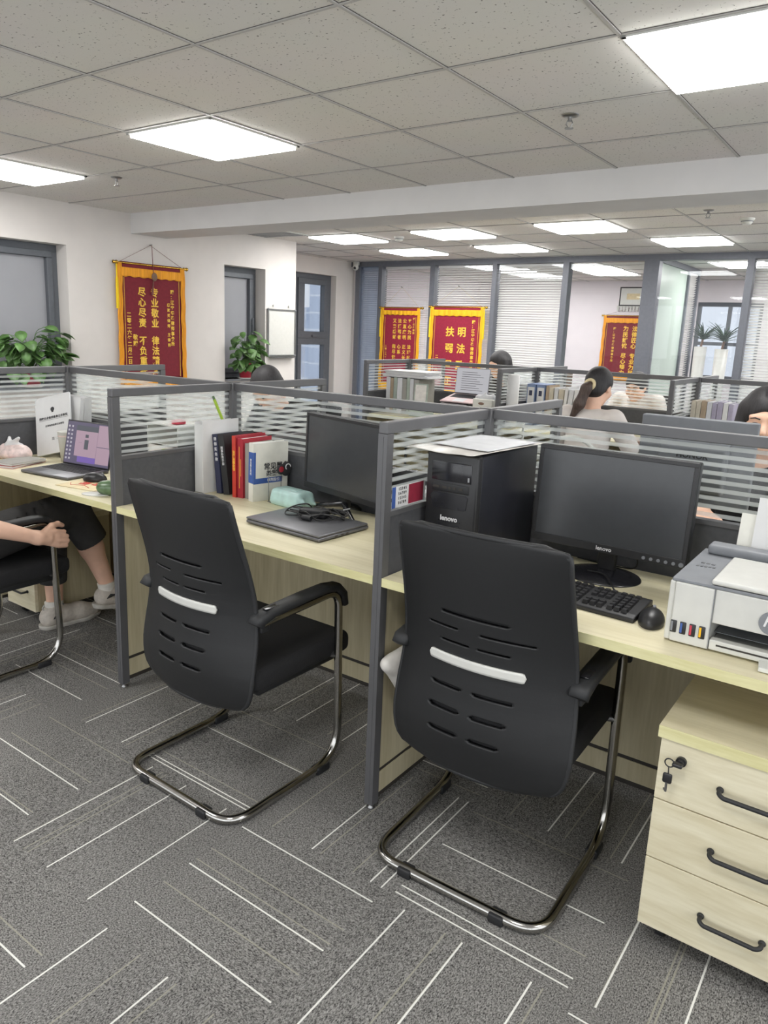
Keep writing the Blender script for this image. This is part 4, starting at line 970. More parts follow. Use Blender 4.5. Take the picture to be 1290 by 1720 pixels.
b = MB(); b.text('审判指引', .015, R @ frameM((.0334, .095, .083), (0, 1, 0), (0, 0, 1)), .02); b.build('band_lettering', 'whiteink', t); b = MB(); b.text('常\n见\n罪\n名\n类\n案', .011, R @ frameM((.016, -.0026, .14), (1, 0, 0), (0, 0, 1)), .02); b.build('spine_lettering', 'whiteink', t)
t = thing('bookend', 'wire bookend with a round red and black ornament holding the white book', 'bookend', (.365, -.12, DZ), math.radians(-12))
MB().tube(rounded([(0, -.03, .002), (0, -.03, .115), (0, .03, .115), (0, .03, .002)], .012), .0016, 6).build('wire_frame', 'steel', t)
MB().box(-.002, .03, -.035, .035, 0, .0016).build('foot_plate', 'steel', t)
F = Field((-.01, .0, .09), (.02, .085, .165), .0018); F.ell((.006, .026, .128), (.005, .022, .022)).ell((.006, .056, .132), (.005, .022, .026), k=.006).ell((.006, .05, .112), (.005, .018, .014), k=.006); F.build('ornament', 'bookblack', t)
MB().ell((.0105, .024, .128), (.002, .012, .012)).build('red_spot', 'red', t)
b = MB(); b.tube([(.011, .056+.012*math.cos(a*.5), .136+.012*math.sin(a*.5)) for a in range(9)], .0022, 6).build('white_scroll', 'whiteink', t)
t = thing('tissue_pack', 'mint green soft pack of tissues in front of the monitor on V-shaped feet', 'tissue pack', (.480, -.135, DZ), math.radians(-6))
F = Field((-.11, -.07, -.005), (.11, .07, .085), .003)
for s in (-1, 1): F.cone((-.075, s*.036, .014), (.062, s*.036, .014), .014, .014, .012).cone((-.072, s*.032, .050), (.058, s*.032, .050), .013, .012, .012).cone((-.074, s*.034, .03), (.06, s*.034, .03), .014, .014, .02).cone((-.07, s*.012, .045), (.055, s*.012, .045), .02, .019, .02).cone((-.07, s*.012, .02), (.055, s*.012, .02), .02, .02, .02)
F.ell((-.005, 0, .034), (.078, .042, .032), k=.01).cone((.06, -.025, .03), (.092, -.03, .035), .016, .005, .012).cone((.06, .02, .03), (.092, .03, .02), .016, .005, .012).cut((0, 0, 0), (0, 0, -1)); F.build('wrapper', 'mint', t)
MB().rbox(-.045, .035, -.018, .018, .0655, .068, .001).build('seal_label', 'mint', t)
t = thing('calendar_card', 'small blue and red printed calendar card stuck on the glass left of the computer tower', 'card', (CW+.0045, -.565, .942))
MB().box(0, .0008, 0, .175, 0, .062).build('card', 'paper', t); MB().box(.0008, .0011, .0, .018, 0, .062).build('blue_edge', 'blue', t); MB().box(.0008, .0011, .085, .165, .002, .060).build('red_panel', 'velvet2', t)
b = MB()
for r in range(4): b.text('5 6 7 8 9'[0:9] if r % 2 else '1 2 3 4 5', .0115, frameM((.0012, .052, .053-.0135*r), (0, 1, 0), (0, 0, 1)), .02)
b.build('printed_digits', 'ink', t)
t = thing('usb_adapter', 'small white plug block with a grey band on the desk edge behind the nearest chair', 'adapter', (1.268, -.475, DZ), .3)
MB().rbox(-.012, .012, -.02, .02, 0, .022, .003).build('body', 'white', t); MB().rbox(-.0125, .0125, -.021, -.008, .004, .012, .001).build('band', 'greyplastic', t); MB().rbox(-.010, .010, -.018, .018, .022, .034, .003).build('plug_top', 'greyplastic', t)
t = thing('wall_tissue_bag', 'crumpled white bag hanging on the side panel behind the nearest chair', 'bag', (1.283, -.545, .43))
F = Field((-.04, -.12, -.12), (.07, .12, .12), .004); F.cone((0, -.075, .070), (.01, .05, .075), .020, .03, .02).cone((0, -.045, .05), (.01, .02, -.055), .026, .02, .03).cone((0, -.05, .07), (0, .0, .02), .012, .02, .01).cone((.01, .06, .06), (.01, .05, -.03), .02, .012, .02); F.build('bag', 'film', t)
MB().cyl((-.027, .0, .075), (.0, .0, .078), .005).build('hook', 'steel', t)

# ---------------------------------------------------------------- left desk
t = thing('laptop', 'open laptop with a lit pink and violet screen on the left desk', 'laptop', (-.69, -.385, DZ), math.radians(7))
MB().rbox(-.155, .155, -.115, .115, .002, .014, .004).build('base', 'lapgrey', t)
b = MB()
for r in range(5):
    for c in range(14): b.box(-.135+c*.0193, -.135+c*.0193+.0165, -.018+r*.0225, -.018+r*.0225+.0185, .0138, .0155)
b.build('keys', 'ink', t)
MB().box(-.05, .05, -.105, -.035, .0140, .0144).build('touchpad', 'greyplastic', t)
R = T(0, .112, .012) @ rot(rx=-.22)
MB().rbox(-.155, .155, 0, .007, 0, .212, .003, M4=R).build('lid', 'black', t)
def screen_mat(name, col, s): return emit(name, col, s)
M['scr_base'] = emit('screen_dusk', srgb(92, 84, 112), 0.68, .03); M['scr_pink'] = emit('screen_pink_window', srgb(196, 166, 184), 0.57, .03); M['scr_dark'] = emit('screen_dark_bar', srgb(78, 82, 92), 0.68, .03); M['scr_violet'] = emit('screen_violet_glow', srgb(122, 96, 180), 0.68, .03); M['scr_white'] = emit('screen_icon_white', srgb(210, 205, 215), 0.57, .03)
d = MB().box(-.149, .149, -.0012, 0, .008, .205, R).build('display', 'scr_base', t)
MB().box(-.085, .06, -.0022, -.0012, .045, .165, R).build('dialog_window', 'scr_pink', d); MB().box(-.085, .06, -.0022, -.0012, .165, .19, R).build('title_bar', 'scr_dark', d)
b = MB(); b.box(.062, .147, -.0022, -.0012, .10, .20, R).box(.062, .147, -.0022, -.0012, .02, .097, R); b.build('side_window', 'scr_pink', d)
MB().box(-.06, .06, -.0020, -.0012, .018, .045, R).build('violet_glow', 'scr_violet', d)
b = MB()
for r in range(9):
    for c in range(2): b.box(-.142+c*.022, -.132+c*.022, -.0022, -.0012, .025+r*.019, .034+r*.019, R)
b.build('icon_rows', 'scr_white', d)
b = MB(); b.box(-.02, .0, -.003, -.0022, .135, .15, R).box(-.022, .004, -.003, -.0022, .08, .125, R).text('- - -', .012, R @ frameM((-.05, -.003, .11), (1, 0, 0), (0, 0, 1))); b.build('window_print', 'scr_dark', d)
# leaning reports
def sheet_stack(label, x, y, rz, lean, w, h, th, group='reports leaning in the corner of the left desk', cat='report', roll=0.0):
    t = thing('report', label, cat, (x, y, DZ+.002), rz, group); R = rot(rx=-lean) @ T(0, 0, w/2*abs(math.sin(roll))) @ rot(ry=roll)
    b = MB(); b.box(-w/2, w/2, 0, th, 0, h, R); b.build('pages', 'paper2', t)
    MB().box(-w/2-.001, w/2+.001, -.0012, 0, 0, h+.001, R).build('cover_sheet', 'paper', t)
    return t, R
for k, (x, y, rz, ln, lab) in enumerate(((-1.11, -.062, .0, .05, 'rearmost upright report against the long screen on the left desk'), (-1.10, -.098, .0, .09, 'upright report, third from the front of the leaning group'), (-1.09, -.140, .02, .13, 'upright report just behind the printed front one'))):
    sheet_stack(lab, x, y, rz, ln, .215, .30, .022)
t, R = sheet_stack('printed report at the front of the group, with a round emblem and black title lines', -1.045, -.225, .28, .30, .21, .297, .010, roll=-.26)
b = MB(); b.text('国家企业信用信息公示系统', .0145, R @ frameM((.004, -.0016, .185), (1, 0, .0), (0, 0, 1)), .03); b.text('企业信用信息公示报告', .0115, R @ frameM((.01, -.0016, .145), (1, 0, 0), (0, 0, 1)), .02); b.build('title_lettering', 'ink', t)
b = MB(); b.cyl((0, -.0018, .228), (0, -.0012, .228), .0115, M4=R, n=24).box(-.006, .006, -.0018, -.0012, .212, .218, R); b.build('round_emblem', 'ink', t)
b = MB(); b.box(-.085, .095, -.0016, -.0012, .174, .1755, R).text('名称  ————\n日期  ————', .008, R @ frameM((.015, -.0016, .075), (1, 0, 0), (0, 0, 1))); b.build('rule_and_footer', 'ink2', t)
t = thing('paper_cup', 'white paper cup behind the open laptop screen', 'cup', (-.945, -.215, DZ)); MB().lathe([(.001, .001), (.027, .0), (.038, .145), (.0395, .148), (.0365, .146), (.026, .006), (.001, .006)], 32).build('cup', 'white', t); MB().lathe([(.034, .105), (.0372, .13)], 32).build('printed_band', 'pinktape', t)
t = thing('tissue_bag', 'open pack of tissues in a pink and white wrapper at the left picture edge', 'tissue pack', (-1.165, -.36, DZ), .2)
F = Field((-.11, -.08, -.005), (.11, .08, .13), .0035); F.cone((-.05, 0, .03), (.05, 0, .03), .045, .045, .02).ell((0, 0, .025), (.09, .06, .03)).cut((0, 0, 0), (0, 0, -1)); F.build('wrapper', 'pinktape', t)
F = Field((-.06, -.05, .04), (.06, .05, .14), .003); F.cone((-.03, -.01, .06), (.03, .01, .06), .018, .02, .02).cone((-.02, 0, .07), (.035, .0, .105), .014, .008, .02).cone((-.03, .0, .07), (-.04, .01, .10), .012, .008, .02); F.build('tissue', 'paper', t)
def flat_book(label, x, y, z, w, d, h, rz, m):
    t = thing('notebook', label, 'notebook', (x, y, z), rz, 'notebooks beside the open laptop'); MB().box(-w/2+.002, w/2-.002, -d/2+.002, d/2-.002, .0015, h-.0015).build('pages', 'paper', t); b = MB(); b.box(-w/2, w/2, -d/2, d/2, 0, .0015).box(-w/2, w/2, -d/2, d/2, h-.0015, h); b.build('cover', m, t); return t
flat_book('red-edged notebook under a pale one left of the open laptop', -1.03, -.43, DZ, .16, .22, .012, .35, 'red'); flat_book('pale grey notebook lying on the red-edged one', -1.01, -.425, DZ+.0125, .14, .20, .010, .2, 'bookgrey')
mouse('dark mouse on the beige mat beside the open laptop', (-.43, -.405, DZ+.004), math.radians(-60), 'black')
t = thing('mouse_mat', 'beige mat with a red print under the mouse of the left desk', 'mouse mat', (-.385, -.46, DZ), .18); MB().rbox(-.11, .11, -.085, .085, 0, .003, .001).build('mat', 'cream', t)
b = MB(); b.text('福', .05, frameM((-.03, 0, .0034), (1, 0, 0), (0, 1, 0)), .02).text('福', .05, frameM((.03, .01, .0034), (1, 0, 0), (0, 1, 0)), .02).tube([(-.09, -.02, .0035), (-.06, -.05, .0035), (0, -.03, .0035), (.05, -.055, .0035)], .0015, 5); b.build('red_print', 'orangered', t)
t = thing('coaster', 'white oval coaster on the front edge of the left desk', 'coaster', (-.215, -.545, DZ), .5); MB().lathe([(.001, .004), (.055, .004), (.06, .002), (.06, 0), (.001, 0)], 36, Matrix.Diagonal((1, .62, 1, 1))).build('disc', 'white', t)
t = thing('massage_stone', 'green jade roller stone lying on the white coaster', 'stone', (-.165, -.515, DZ+.0045), .6); F = Field((-.07, -.05, -.002), (.07, .05, .07), .003); F.cone((-.025, 0, .026), (.02, 0, .026), .024, .026, .02).ell((.0, 0, .026), (.05, .026, .026)); F.build('stone', 'green', t); MB().tube(bez([(.04, 0, .03), (.06, -.01, .045), (.07, .01, .03), (.05, .01, .02)], 20), .0015, 6).build('cord', 'black', t)
t = thing('drink_cup', 'mint cup hidden half behind the screen post of the left desk', 'cup', (-.088, -.46, DZ)); MB().lathe([(.001, .001), (.024, 0), (.031, .085), (.033, .088), (.030, .087), (.001, .08)], 28).build('cup', 'mint', t); MB().lathe([(.034, .086), (.034, .094), (.001, .096)], 28).build('lid', 'white', t)
t = thing('organizer_rack', 'clear desktop organiser with white drawers behind the left side screen', 'organiser', (-.16, -.155, DZ)); b = MB()
for z in (0, .09, .18, .262): b.box(-.10, .10, -.10, .10, z, z+.004)
b.box(-.10, -.096, -.1, .1, 0, .264).box(.096, .10, -.1, .1, 0, .264); b.build('shell', 'white', t)
for k, z in enumerate((.008, .098)): MB().box(-.093, .093, -.098, .09, z, z+.075).build('drawer', 'film', t)
MB().rbox(.02, .06, -.07, -.02, .267, .285, .005).build('red_packet', 'potred', t)
t = thing('drink_bottle', 'lime green capped bottle behind the left side screen', 'bottle', (-.045, -.335, DZ)); MB().lathe([(.001, 0), (.028, 0), (.03, .01), (.03, .11), (.012, .15), (.012, .165)], 26).build('bottle', 'mint', t); MB().lathe([(.014, .16), (.014, .182), (.001, .183)], 20).build('cap', 'lime', t)
t = thing('marker_pen', 'lime green marker clipped to the top of the white file box', 'pen', (.04, -.10, DZ+.296)); MB().cyl((0, 0, 0), (-.01, -.035, .085), .0062, n=12).build('barrel', 'lime', t); MB().cyl((-.01, -.035, .085), (-.0115, -.040, .098), .005, n=12).build('cap', 'green', t)

# ---------------------------------------------------------------- far side of the near block
t = thing('router', 'white network router with two stub aerials on the far side of the tower screen', 'router', (1.36, .14, 1.04)); MB().rbox(-.10, .10, -.012, .012, 0, .028, .008, 3).build('body', 'white', t); MB().cyl((-.06, 0, .02), (-.06, 0, .10), .004).build('aerial', 'offwhite', t); MB().box(.05, .06, -.0135, -.011, .010, .018).build('status_light', 'greyplastic', t)
t2 = thing('shelf_riser', 'white desktop riser that carries the router', 'shelf', (1.36, .16, DZ)); b = MB(); b.box(-.11, .11, -.06, .06, .275, .29).box(-.11, -.10, -.06, .06, 0, .275).box(.10, .11, -.06, .06, 0, .275); b.build('board', 'white', t2)
t = thing('paper_stack', 'white print-outs standing behind the tower screen', 'paper', (1.22-.14, .16, DZ), -.2)
for k in range(3): MB().box(-.10, .10, .02*k, .02*k+.012, 0, .27, rot(rx=-.12)).build('print_out', 'paper', t)
t = thing('snack_packet', 'blue and white wrapped packet on the far desk, seen through the tower side screen', 'packet', (1.10, -.10, DZ), .2); MB().rbox(-.10, .10, -.05, .05, 0, .16, .02, 3).build('wrapper', 'paper', t); b = MB(); b.prism([(-.08, .03), (-.03, .05), (.01, .02), (-.05, .01)], .0, .001, frameM((0, -.0505, .03), (1, 0, 0), (0, 0, 1))); b.prism([(-.02, .08), (.05, .1), (.07, .06), (.0, .05)], .0, .001, frameM((0, -.0505, .02), (1, 0, 0), (0, 0, 1))); b.build('blue_print', 'blue', t)

# ---------------------------------------------------------------- far block: files, laptop, bin
def folder_row(prefix, x0, y, z, cols, th, h, d, group, labs, leans=None):
    x = x0
    for k, c in enumerate(cols):
        w = th[k % len(th)]; hh = h[k % len(h)]
        t = thing('file_folder', labs[k], 'folder', (x, y, z), 0, group); R = rot(ry=(leans[k] if leans else 0))
        MB().box(.002, w-.002, .004, d-.004, .003, hh-.006, R).build('papers', 'paper', t); b = MB(); b.box(0, .002, 0, d, 0, hh, R).box(w-.002, w, 0, d, 0, hh, R).box(0, w, -.001, .001, 0, hh, R); b.build('cover', c, t); x += w+.003
    return x
nth = ('first', 'second', 'third', 'fourth', 'fifth', 'sixth', 'seventh', 'eighth', 'ninth', 'tenth')
cn = {'paper2': 'pale grey', 'kraft': 'brown kraft', 'greengrey': 'grey-green', 'bookgrey': 'grey', 'binderblue': 'blue', 'lilac': 'lilac', 'cream': 'beige', 'paper': 'white', 'folderbeige': 'beige-grey'}
c1 = ['paper2', 'kraft', 'greengrey', 'paper2', 'bookgrey', 'greengrey', 'paper2', 'bookgrey']
folder_row('s', -1.315, 3.04, DZ, c1, (.04, .03, .035, .05), (.30, .295, .305), .25, 'folders under the pile of papers on the far desk', ['%s folder, %s from the left under the pile of papers' % (cn[c], nth[i]) for i, c in enumerate(c1)])
t = thing('paper_stack', 'loose pile of white papers lying across the upright folders', 'paper', (-1.13, 3.16, DZ+.3065)); random.seed(8)
for k in range(6): MB().rbox(-.21+random.uniform(-.02, .02), .21+random.uniform(-.02, .03), -.13, .12, k*.009, k*.009+.008, .002).build('document', 'paper' if k % 2 else 'paper2', t)
t = thing('photo_frame', 'small framed print standing right of the far folders', 'picture frame', (-.93, 2.98, DZ+.11), .1); MB().box(-.06, .06, 0, .012, 0, .16, rot(rx=-.1)).build('frame', 'greengrey', t); MB().box(-.05, .05, -.001, .001, .01, .15, rot(rx=-.1)).build('print', 'film', t)
t = thing('storage_box', 'grey-green box under the small framed print on the far desk', 'box', (-.93, 3.0, DZ)); MB().rbox(-.08, .08, -.06, .08, 0, .109, .006).build('box', 'greengrey', t)
t = thing('laptop_stand', 'grey stand that lifts the pale laptop on the far desk', 'stand', (-.58, 3.07, DZ)); b = MB(); b.box(-.12, .12, -.10, .12, 0, .006).box(-.02, .02, .05, .09, .006, .16).box(-.12, .12, -.12, .12, .155, .16, rot(rx=.18)); b.build('stand', 'steel', t)
t = thing('laptop', 'open pale pink-grey laptop showing a text page on the far desk', 'laptop', (-.565, 3.06, DZ+.168)); R0 = rot(rx=.20)
MB().rbox(-.155, .155, -.115, .115, .0, .012, .004, M4=R0).build('base', 'pinkboard', t); b = MB()
for r in range(5):
    for c in range(14): b.box(-.128+c*.0183, -.128+c*.0183+.0155, .0+r*.0195, .0+r*.0195+.0165, .012, .0135, R0)
b.build('keys', 'ink', t); MB().box(-.13, .13, -.003, .10, .0118, .0124, R0).build('key_deck', 'ink', t); MB().box(-.05, .05, -.105, -.02, .012, .0125, R0).build('touchpad', 'paper2', t)
R = T(0, .115, .036) @ rot(rx=-.12); MB().rbox(-.155, .155, 0, .006, 0, .212, .003, M4=R).build('lid', 'lapgrey', t)
M['scr_doc'] = emit('screen_document_page', srgb(200, 200, 206), 0.61, .03); d = MB().box(-.150, .150, -.0012, 0, .008, .207, R).build('display', 'scr_doc', t); b = MB()
for k in range(9): b.box(-.10, .10-.03*(k % 3), -.0018, -.0011, .03+.018*k, .034+.018*k, R)
b.build('text_lines', 'ink2', d)
t = thing('storage_bin', 'small white bin with a dark oval handle hole, full of paper, by the pale laptop', 'bin', (-.305, 2.945, DZ)); b = MB(); b.prism([(-.085, -.055), (.085, -.055), (.085, .055), (-.085, .055)], 0, .20); b.build('bin', 'bookwhite', t, bevel=.006); MB().ell((-.01, -.0555, .165), (.026, .002, .010)).build('handle_hole', 'brownbox', t); F = Field((-.1, -.07, .18), (.1, .07, .27), .004); F.cone((-.06, 0, .20), (.06, 0, .205), .03, .03, .02).cone((-.03, -.02, .20), (.0, .0, .245), .025, .006, .01).cone((.03, .02, .2), (.06, .0, .235), .025, .008, .01); F.build('crumpled_paper', 'paper2', t)
for k, x in enumerate((-.085, -.005)):
    t = thing('ring_binder', ('blue and white ring binder beside the far post, left of its twin', 'blue and white ring binder right of its twin, beside the folders')[k], 'binder', (x, 3.2, DZ), 0, 'ring binders on the far desk'); MB().box(0, .07, 0, .20, 0, .325).build('cover', 'binderblue', t, bevel=.003); MB().box(.008, .062, -.0012, .0, .02, .30).build('spine_label', 'paper', t); MB().box(.02, .046, -.002, -.0012, .235, .275).build('label_mark', 'navy', t)
c2 = ['kraft', 'folderbeige', 'paper2', 'folderbeige', 'paper', 'paper2', 'paper', 'lilac', 'paper2', 'paper']
folder_row('r', .075, 3.2, DZ, c2, (.022, .034, .03, .04), (.32, .305, .31, .30), .21, 'folders left of the ponytailed woman', ['%s folder, %s from the blue binders, left of the ponytailed woman' % (cn[c], nth[i]) for i, c in enumerate(c2)], [.0, .0, .02, .03, .05, .08, .10, .12, .14, .16])
c3 = ['folderbeige', 'folderbeige', 'kraft', 'paper2', 'lilac', 'lilac', 'paper', 'lilac']
folder_row('q', 1.16, 3.12, DZ, c3, (.030, .028, .034), (.30, .295, .305), .24, 'folders on the desk at the far right', ['%s folder, %s of the row beside the yellow-edged screen' % (cn[c], nth[i]) for i, c in enumerate(c3)])
t = thing('paper_roll', 'tall white paper roll standing by the far striped side screen', 'paper', (-.07+.0, 2.92, DZ)); MB().lathe([(.001, 0), (.045, 0), (.045, .40), (.02, .40), (.001, .40)], 24).build('roll', 'paper', t)
t = thing('wire_rack', 'looped black cable lying before the folders at the far right', 'cable', (1.22, 2.99, DZ)); MB().tube(bez([(-.08, 0, .145), (-.03, .01, .16), (.03, -.01, .15), (.08, .0, .165), (.11, .01, .145), (.05, .02, .14)], 40), .003, 6).build('loop', 'cable', t); MB().rbox(-.09, .12, -.02, .04, 0, .138, .004).build('riser', 'greyplastic', t)
t = thing('carton', 'brown carton on the floor behind the glass partition, beside its clear pane', 'box', (-1.16, 6.42, 0)); MB().rbox(-.12, .14, -.12, .12, 0, 1.02, .004).build('carton', 'brownbox', t)

# ---------------------------------------------------------------- wall pennants
def vtext(b, s, x, z0, size, step, M4, bold=.02, hz=0.0):
    z = z0
    for ch in s:
        if ch != ' ': b.text(ch, size, M4 @ frameM((x, -.0035, z), (1, 0, 0), (0, 0, 1)), bold)
        z -= step if ch != ' ' else step*.75
def pennant(label, origin, ex, w, h, velvet, fringe, cols, rodm='brass', cordh=.17, tassel=True, cordm='cordred', cap=True, group='crimson award pennants'):
    """hangs in the plane of ex and z, front along -y of the local frame"""
    t = thing('award_pennant', label, 'pennant', origin, math.atan2(ex[1], ex[0]), group)
    b = MB(); b.cyl((-w/2-.04, 0, 0), (w/2+.04, 0, 0), .008); 
    for s in (-1, 1): b.lathe([(.001, -.03), (.012, -.026), (.018, -.012), (.012, -.002), (.009, .004), (.014, .012), (.016, .018), (.009, .022)], 18, T(s*(w/2+.045), 0, 0) @ rot(ry=s*PI/2 if s < 0 else -PI/2))
    b.build('rod', rodm, t)
    def cloth(u, v): return ((u-.5)*w, .0035*math.sin(7*u+2*v)*(1-v)+.001, -h*(1-v)+.012)
    MB().grid(cloth, 20, 30).build('cloth', velvet, t, solid=.003)
    fw = .045
    for s in (-1, 1):
        b = MB(); b.grid(lambda u, v: (s*(w/2+.006)+(u-.5)*fw+s*.010*(1-v)+.003*math.sin(30*v), -.006+.004*math.sin(40*u+3*v), -h*(1-v)-.03*(1-v)+.0), 10, 40); b.build('side_fringe', fringe, t, solid=.004)
    b = MB(); b.grid(lambda u, v: ((u-.5)*(w+.05), -.008+.004*math.sin(60*u), -.035-(.075 if cap else .055)*(1-v)+.004*math.sin(47*u)*(1-v)), 60, 6); b.build('top_fringe', fringe, t, solid=.004)
    b = MB(); b.grid(lambda u, v: ((u-.5)*(w+.06), -.006+.004*math.sin(60*u), -h-.10*(1-v)*(1-.0*u)+.02), 60, 6); b.build('bottom_fringe', fringe, t, solid=.004)
    b = MB()
    for s in (-1, 1): b.box(s*(w/2-.035)-.002, s*(w/2-.035)+.002, -.0042, -.0025, -h+.03, -.115)
    b.build('gold_border', 'gold', t)
    b = MB()
    for (s, x, z0, size, step) in cols: vtext(b, s, x, z0, size, step, Matrix.Identity(4), .025)
    b.build('lettering', 'gold', t)
    b = MB(); b.tube([(-w/2, 0, .008), (0, .012, cordh), (w/2, 0, .008)], .0016, 6); b.build('hanging_cord', cordm, t)
    MB().cyl((0, .02, cordh), (0, -.01, cordh+.004), .006).build('hook', 'steel', t)
    if tassel:
        for s in ((-1, 1) if tassel == 2 else (-1,)):
            q = MB(); q.tube([(s*(w/2+.035), -.004, -.01), (s*(w/2+.036), -.006, -.12)], .006, 8); q.tube([(s*(w/2+.036), -.006, -.12), (s*(w/2+.036), -.006, -.14), (s*(w/2+.036), -.006, -.38)], [.008, .012, .013], 10); q.build('tassel', 'tassel', t)
    return t
p1 = pennant('dark red pennant with gold lettering on the white wall between the two window recesses', (LW+.030, 2.105, 1.917), (0, 1), .66, 1.0, 'velvet', 'fringe',
  [('专业敬业 律法精湛', .02, -.235, .082, .088), ('尽心尽责 不负重托', -.115, -.235, .082, .088), ('赠：辽宁华盈律师事务所', .215, -.215, .040, .046), ('感谢关律师 王律师', .172, -.33, .034, .046), ('二零二六年二月二日', -.255, -.43, .046, .050), ('敬赠', -.195, -.62, .05, .055)], cordh=.17)
MB().tube([(0, -.008, .165), (.005, -.012, 0), (.008, -.016, -.07)], .003, 6).build('knot_cord', 'cordred', p1); MB().ell((.01, -.022, -.095), (.030, .012, .036)).build('knot_ornament', 'brownbox', p1); MB().tube([(0, -.02, -.13), (-.012, -.016, -.25)], [.006, .010], 8).build('knot_tassel', 'cordred', p1)
pennant('narrower crimson pennant with four gold columns hanging on the glass partition', (-3.275, GY-.045, 1.735), (1, 0), .56, 1.0, 'velvet2', 'fringe2',
  [('立心为民 法理昭', .155, -.17, .058, .070), ('公直廉明 正义长', .075, -.17, .058, .070), ('法援弱者 心系', -.005, -.17, .058, .070), ('又来感谢 指尽忱', -.085, -.17, .058, .070), ('赠：华盈律师', .215, -.14, .030, .036), ('二零二六年', -.215, -.50, .03, .038)], rodm='brass', cordh=.26, tassel=1, cordm='cream', cap=False)
pennant('wider crimson pennant with two gold columns hanging on the glass partition', (-2.425, GY-.045, 1.755), (1, 0), .70, 1.05, 'velvet2', 'fringe2',
  [('明法致公', .085, -.31, .125, .205), ('扶弱显正', -.085, -.31, .125, .205), ('赠：辽宁华盈律师事务所', .245, -.18, .048, .054), ('二零二六年', -.26, -.62, .045, .055)], rodm='brass', cordh=.25, tassel=2, cordm='cream')
p3 = pennant('dark red pennant on the end wall of the glazed office, beside a framed picture', (-1.46, YE-.05, 1.80), (1, 0), .72, .92, 'velvet', 'fringe',
  [('为民解忧 尽心竭力', -.02, -.20, .085, .088), ('法律匠心 专业为民', .12, -.20, .085, .088), ('赠：辽宁华盈律师事务所', -.20, -.20, .04, .05)], tassel=0, cordh=.12)
t = thing('picture_frame', 'black framed certificate on the end wall above the office pennant', 'picture', (-1.43, YE-.012, 1.95)); MB().box(-.215, .215, -.012, .011, 0, .29).build('frame', 'black', t); MB().box(-.195, .195, -.014, -.012, .02, .27).build('print', 'offwhite', t); MB().box(-.10, .10, -.0150, -.014, .10, .19).build('printed_text', 'cream', t)
t = thing('coat_rail', 'white toothed coat rail between the framed certificate and the office pennant', 'coat rail', (-1.43, YE-.012, 1.872)); b = MB(); b.box(-.24, .24, -.008, .011, .05, .085)
for k in range(10): b.box(-.23+k*.05, -.205+k*.05, -.03, -.008, .0, .07)
b.build('rail', 'white', t)

# whiteboard on the wall
t = thing('whiteboard', 'small framed whiteboard on the white wall right of the second window recess', 'whiteboard', (LW+.002, 3.80, 1.135)); w2, hh = .205, .47
MB().box(0, .012, -w2, w2, 0, hh).build('board', 'white', t); b = MB(); b.box(0, .02, -w2-.012, w2+.012, -.012, .004).box(0, .02, -w2-.012, w2+.012, hh-.004, hh+.012).box(0, .02, -w2-.012, -w2+.004, -.012, hh+.012).box(0, .02, w2-.004, w2+.012, -.012, hh+.012); b.build('frame', 'steel', t)
b = MB()
for y in (-w2-.004, w2+.004):
    for z in (-.004, hh+.004): b.ell((.014, y, z), (.012, .014, .014))
b.build('corner_caps', 'greyplastic', t); MB().box(.0, .05, -w2*.9, w2*.9, -.028, -.018).build('pen_tray', 'steel', t)
for y in (-.12, .12): MB().cyl((.0, y, hh+.045), (.012, y, hh+.045), .012).build('wall_hook', 'white', t)

# potted plants
def heart(s): return [(0, 0), (.30, .16), (.42, .42), (.34, .68), (.14, .90), (0, 1.05), (-.14, .90), (-.34, .68), (-.42, .42), (-.30, .16)]
def pothos(label, loc, n, R_, H_, seed, pot_r, pot_h, potm, ymax=.22):
    t = thing('potted_plant', label, 'plant', loc, 0, 'potted pothos plants in the window recesses'); random.seed(seed)
    MB().lathe([(.001, 0), (pot_r*.72, 0), (pot_r, pot_h), (pot_r*1.06, pot_h), (pot_r*1.06, pot_h+.014), (pot_r*.93, pot_h+.014), (pot_r*.9, pot_h-.015), (.001, pot_h-.015)], 32).build('pot', potm, t)
    MB().lathe([(pot_r*.9, pot_h-.012), (.001, pot_h-.008)], 20).build('soil', 'soil', t); MB().lathe([(.001, 0), (pot_r*.9, .0), (pot_r*1.1, .012), (pot_r*1.05, .012), (.001, .004)], 28, T(0, 0, -.001)).build('saucer', 'offwhite', t)
    st = MB(); lf = MB()
    for k in range(n):
        a = random.uniform(0, 2*PI); e = random.uniform(.15, 1); L = R_*random.uniform(.35, 1.0)
        a = a if math.cos(a) > -.15 else PI-a; x, y = L*math.cos(a)*.55, L*math.sin(a); z = pot_h+H_*e*random.uniform(.55, 1)-(.10 if e < .3 else 0)*random.random()
        if x < -.04: x = -.04
        y = max(-ymax, min(ymax, y))
        p = [(0, 0, pot_h-.02), (x*.4, y*.4, pot_h+(z-pot_h)*.75+.02), (x, y, z)]; st.tube(bez(p, 10), .0022, 5)
        s = random.uniform(.075, .125); q = T(x, y, z) @ rot(rz=a-PI/2+random.uniform(-.5, .5)) @ rot(rx=random.uniform(-1.15, .1)) @ rot(ry=random.uniform(-.5, .5))
        hp = heart(1); vs = [(px*s, py*s, .0+abs(px)*s*.22-(py*py)*s*.12) for px, py in hp]; mid = [(0, py*s, -(py*py)*s*.12) for py in (.05, .4, .75)]
        vs2 = vs+mid; lf.add(vs2, [(0, 1, 10), (1, 2, 11, 10), (2, 3, 11), (3, 4, 12, 11), (4, 5, 12), (0, 10, 9), (9, 10, 11, 8), (8, 11, 7), (7, 11, 12, 6), (6, 12, 5)], q, True)
    st.build('stems', 'leaf', t); lf.build('foliage', 'leaf', t, solid=.0008); return t
pothos('bushy green pothos in the left window recess, above the left desk', (LW+.01, .94, .9005), 95, .30, .36, 4, .085, .13, 'potred', .24)
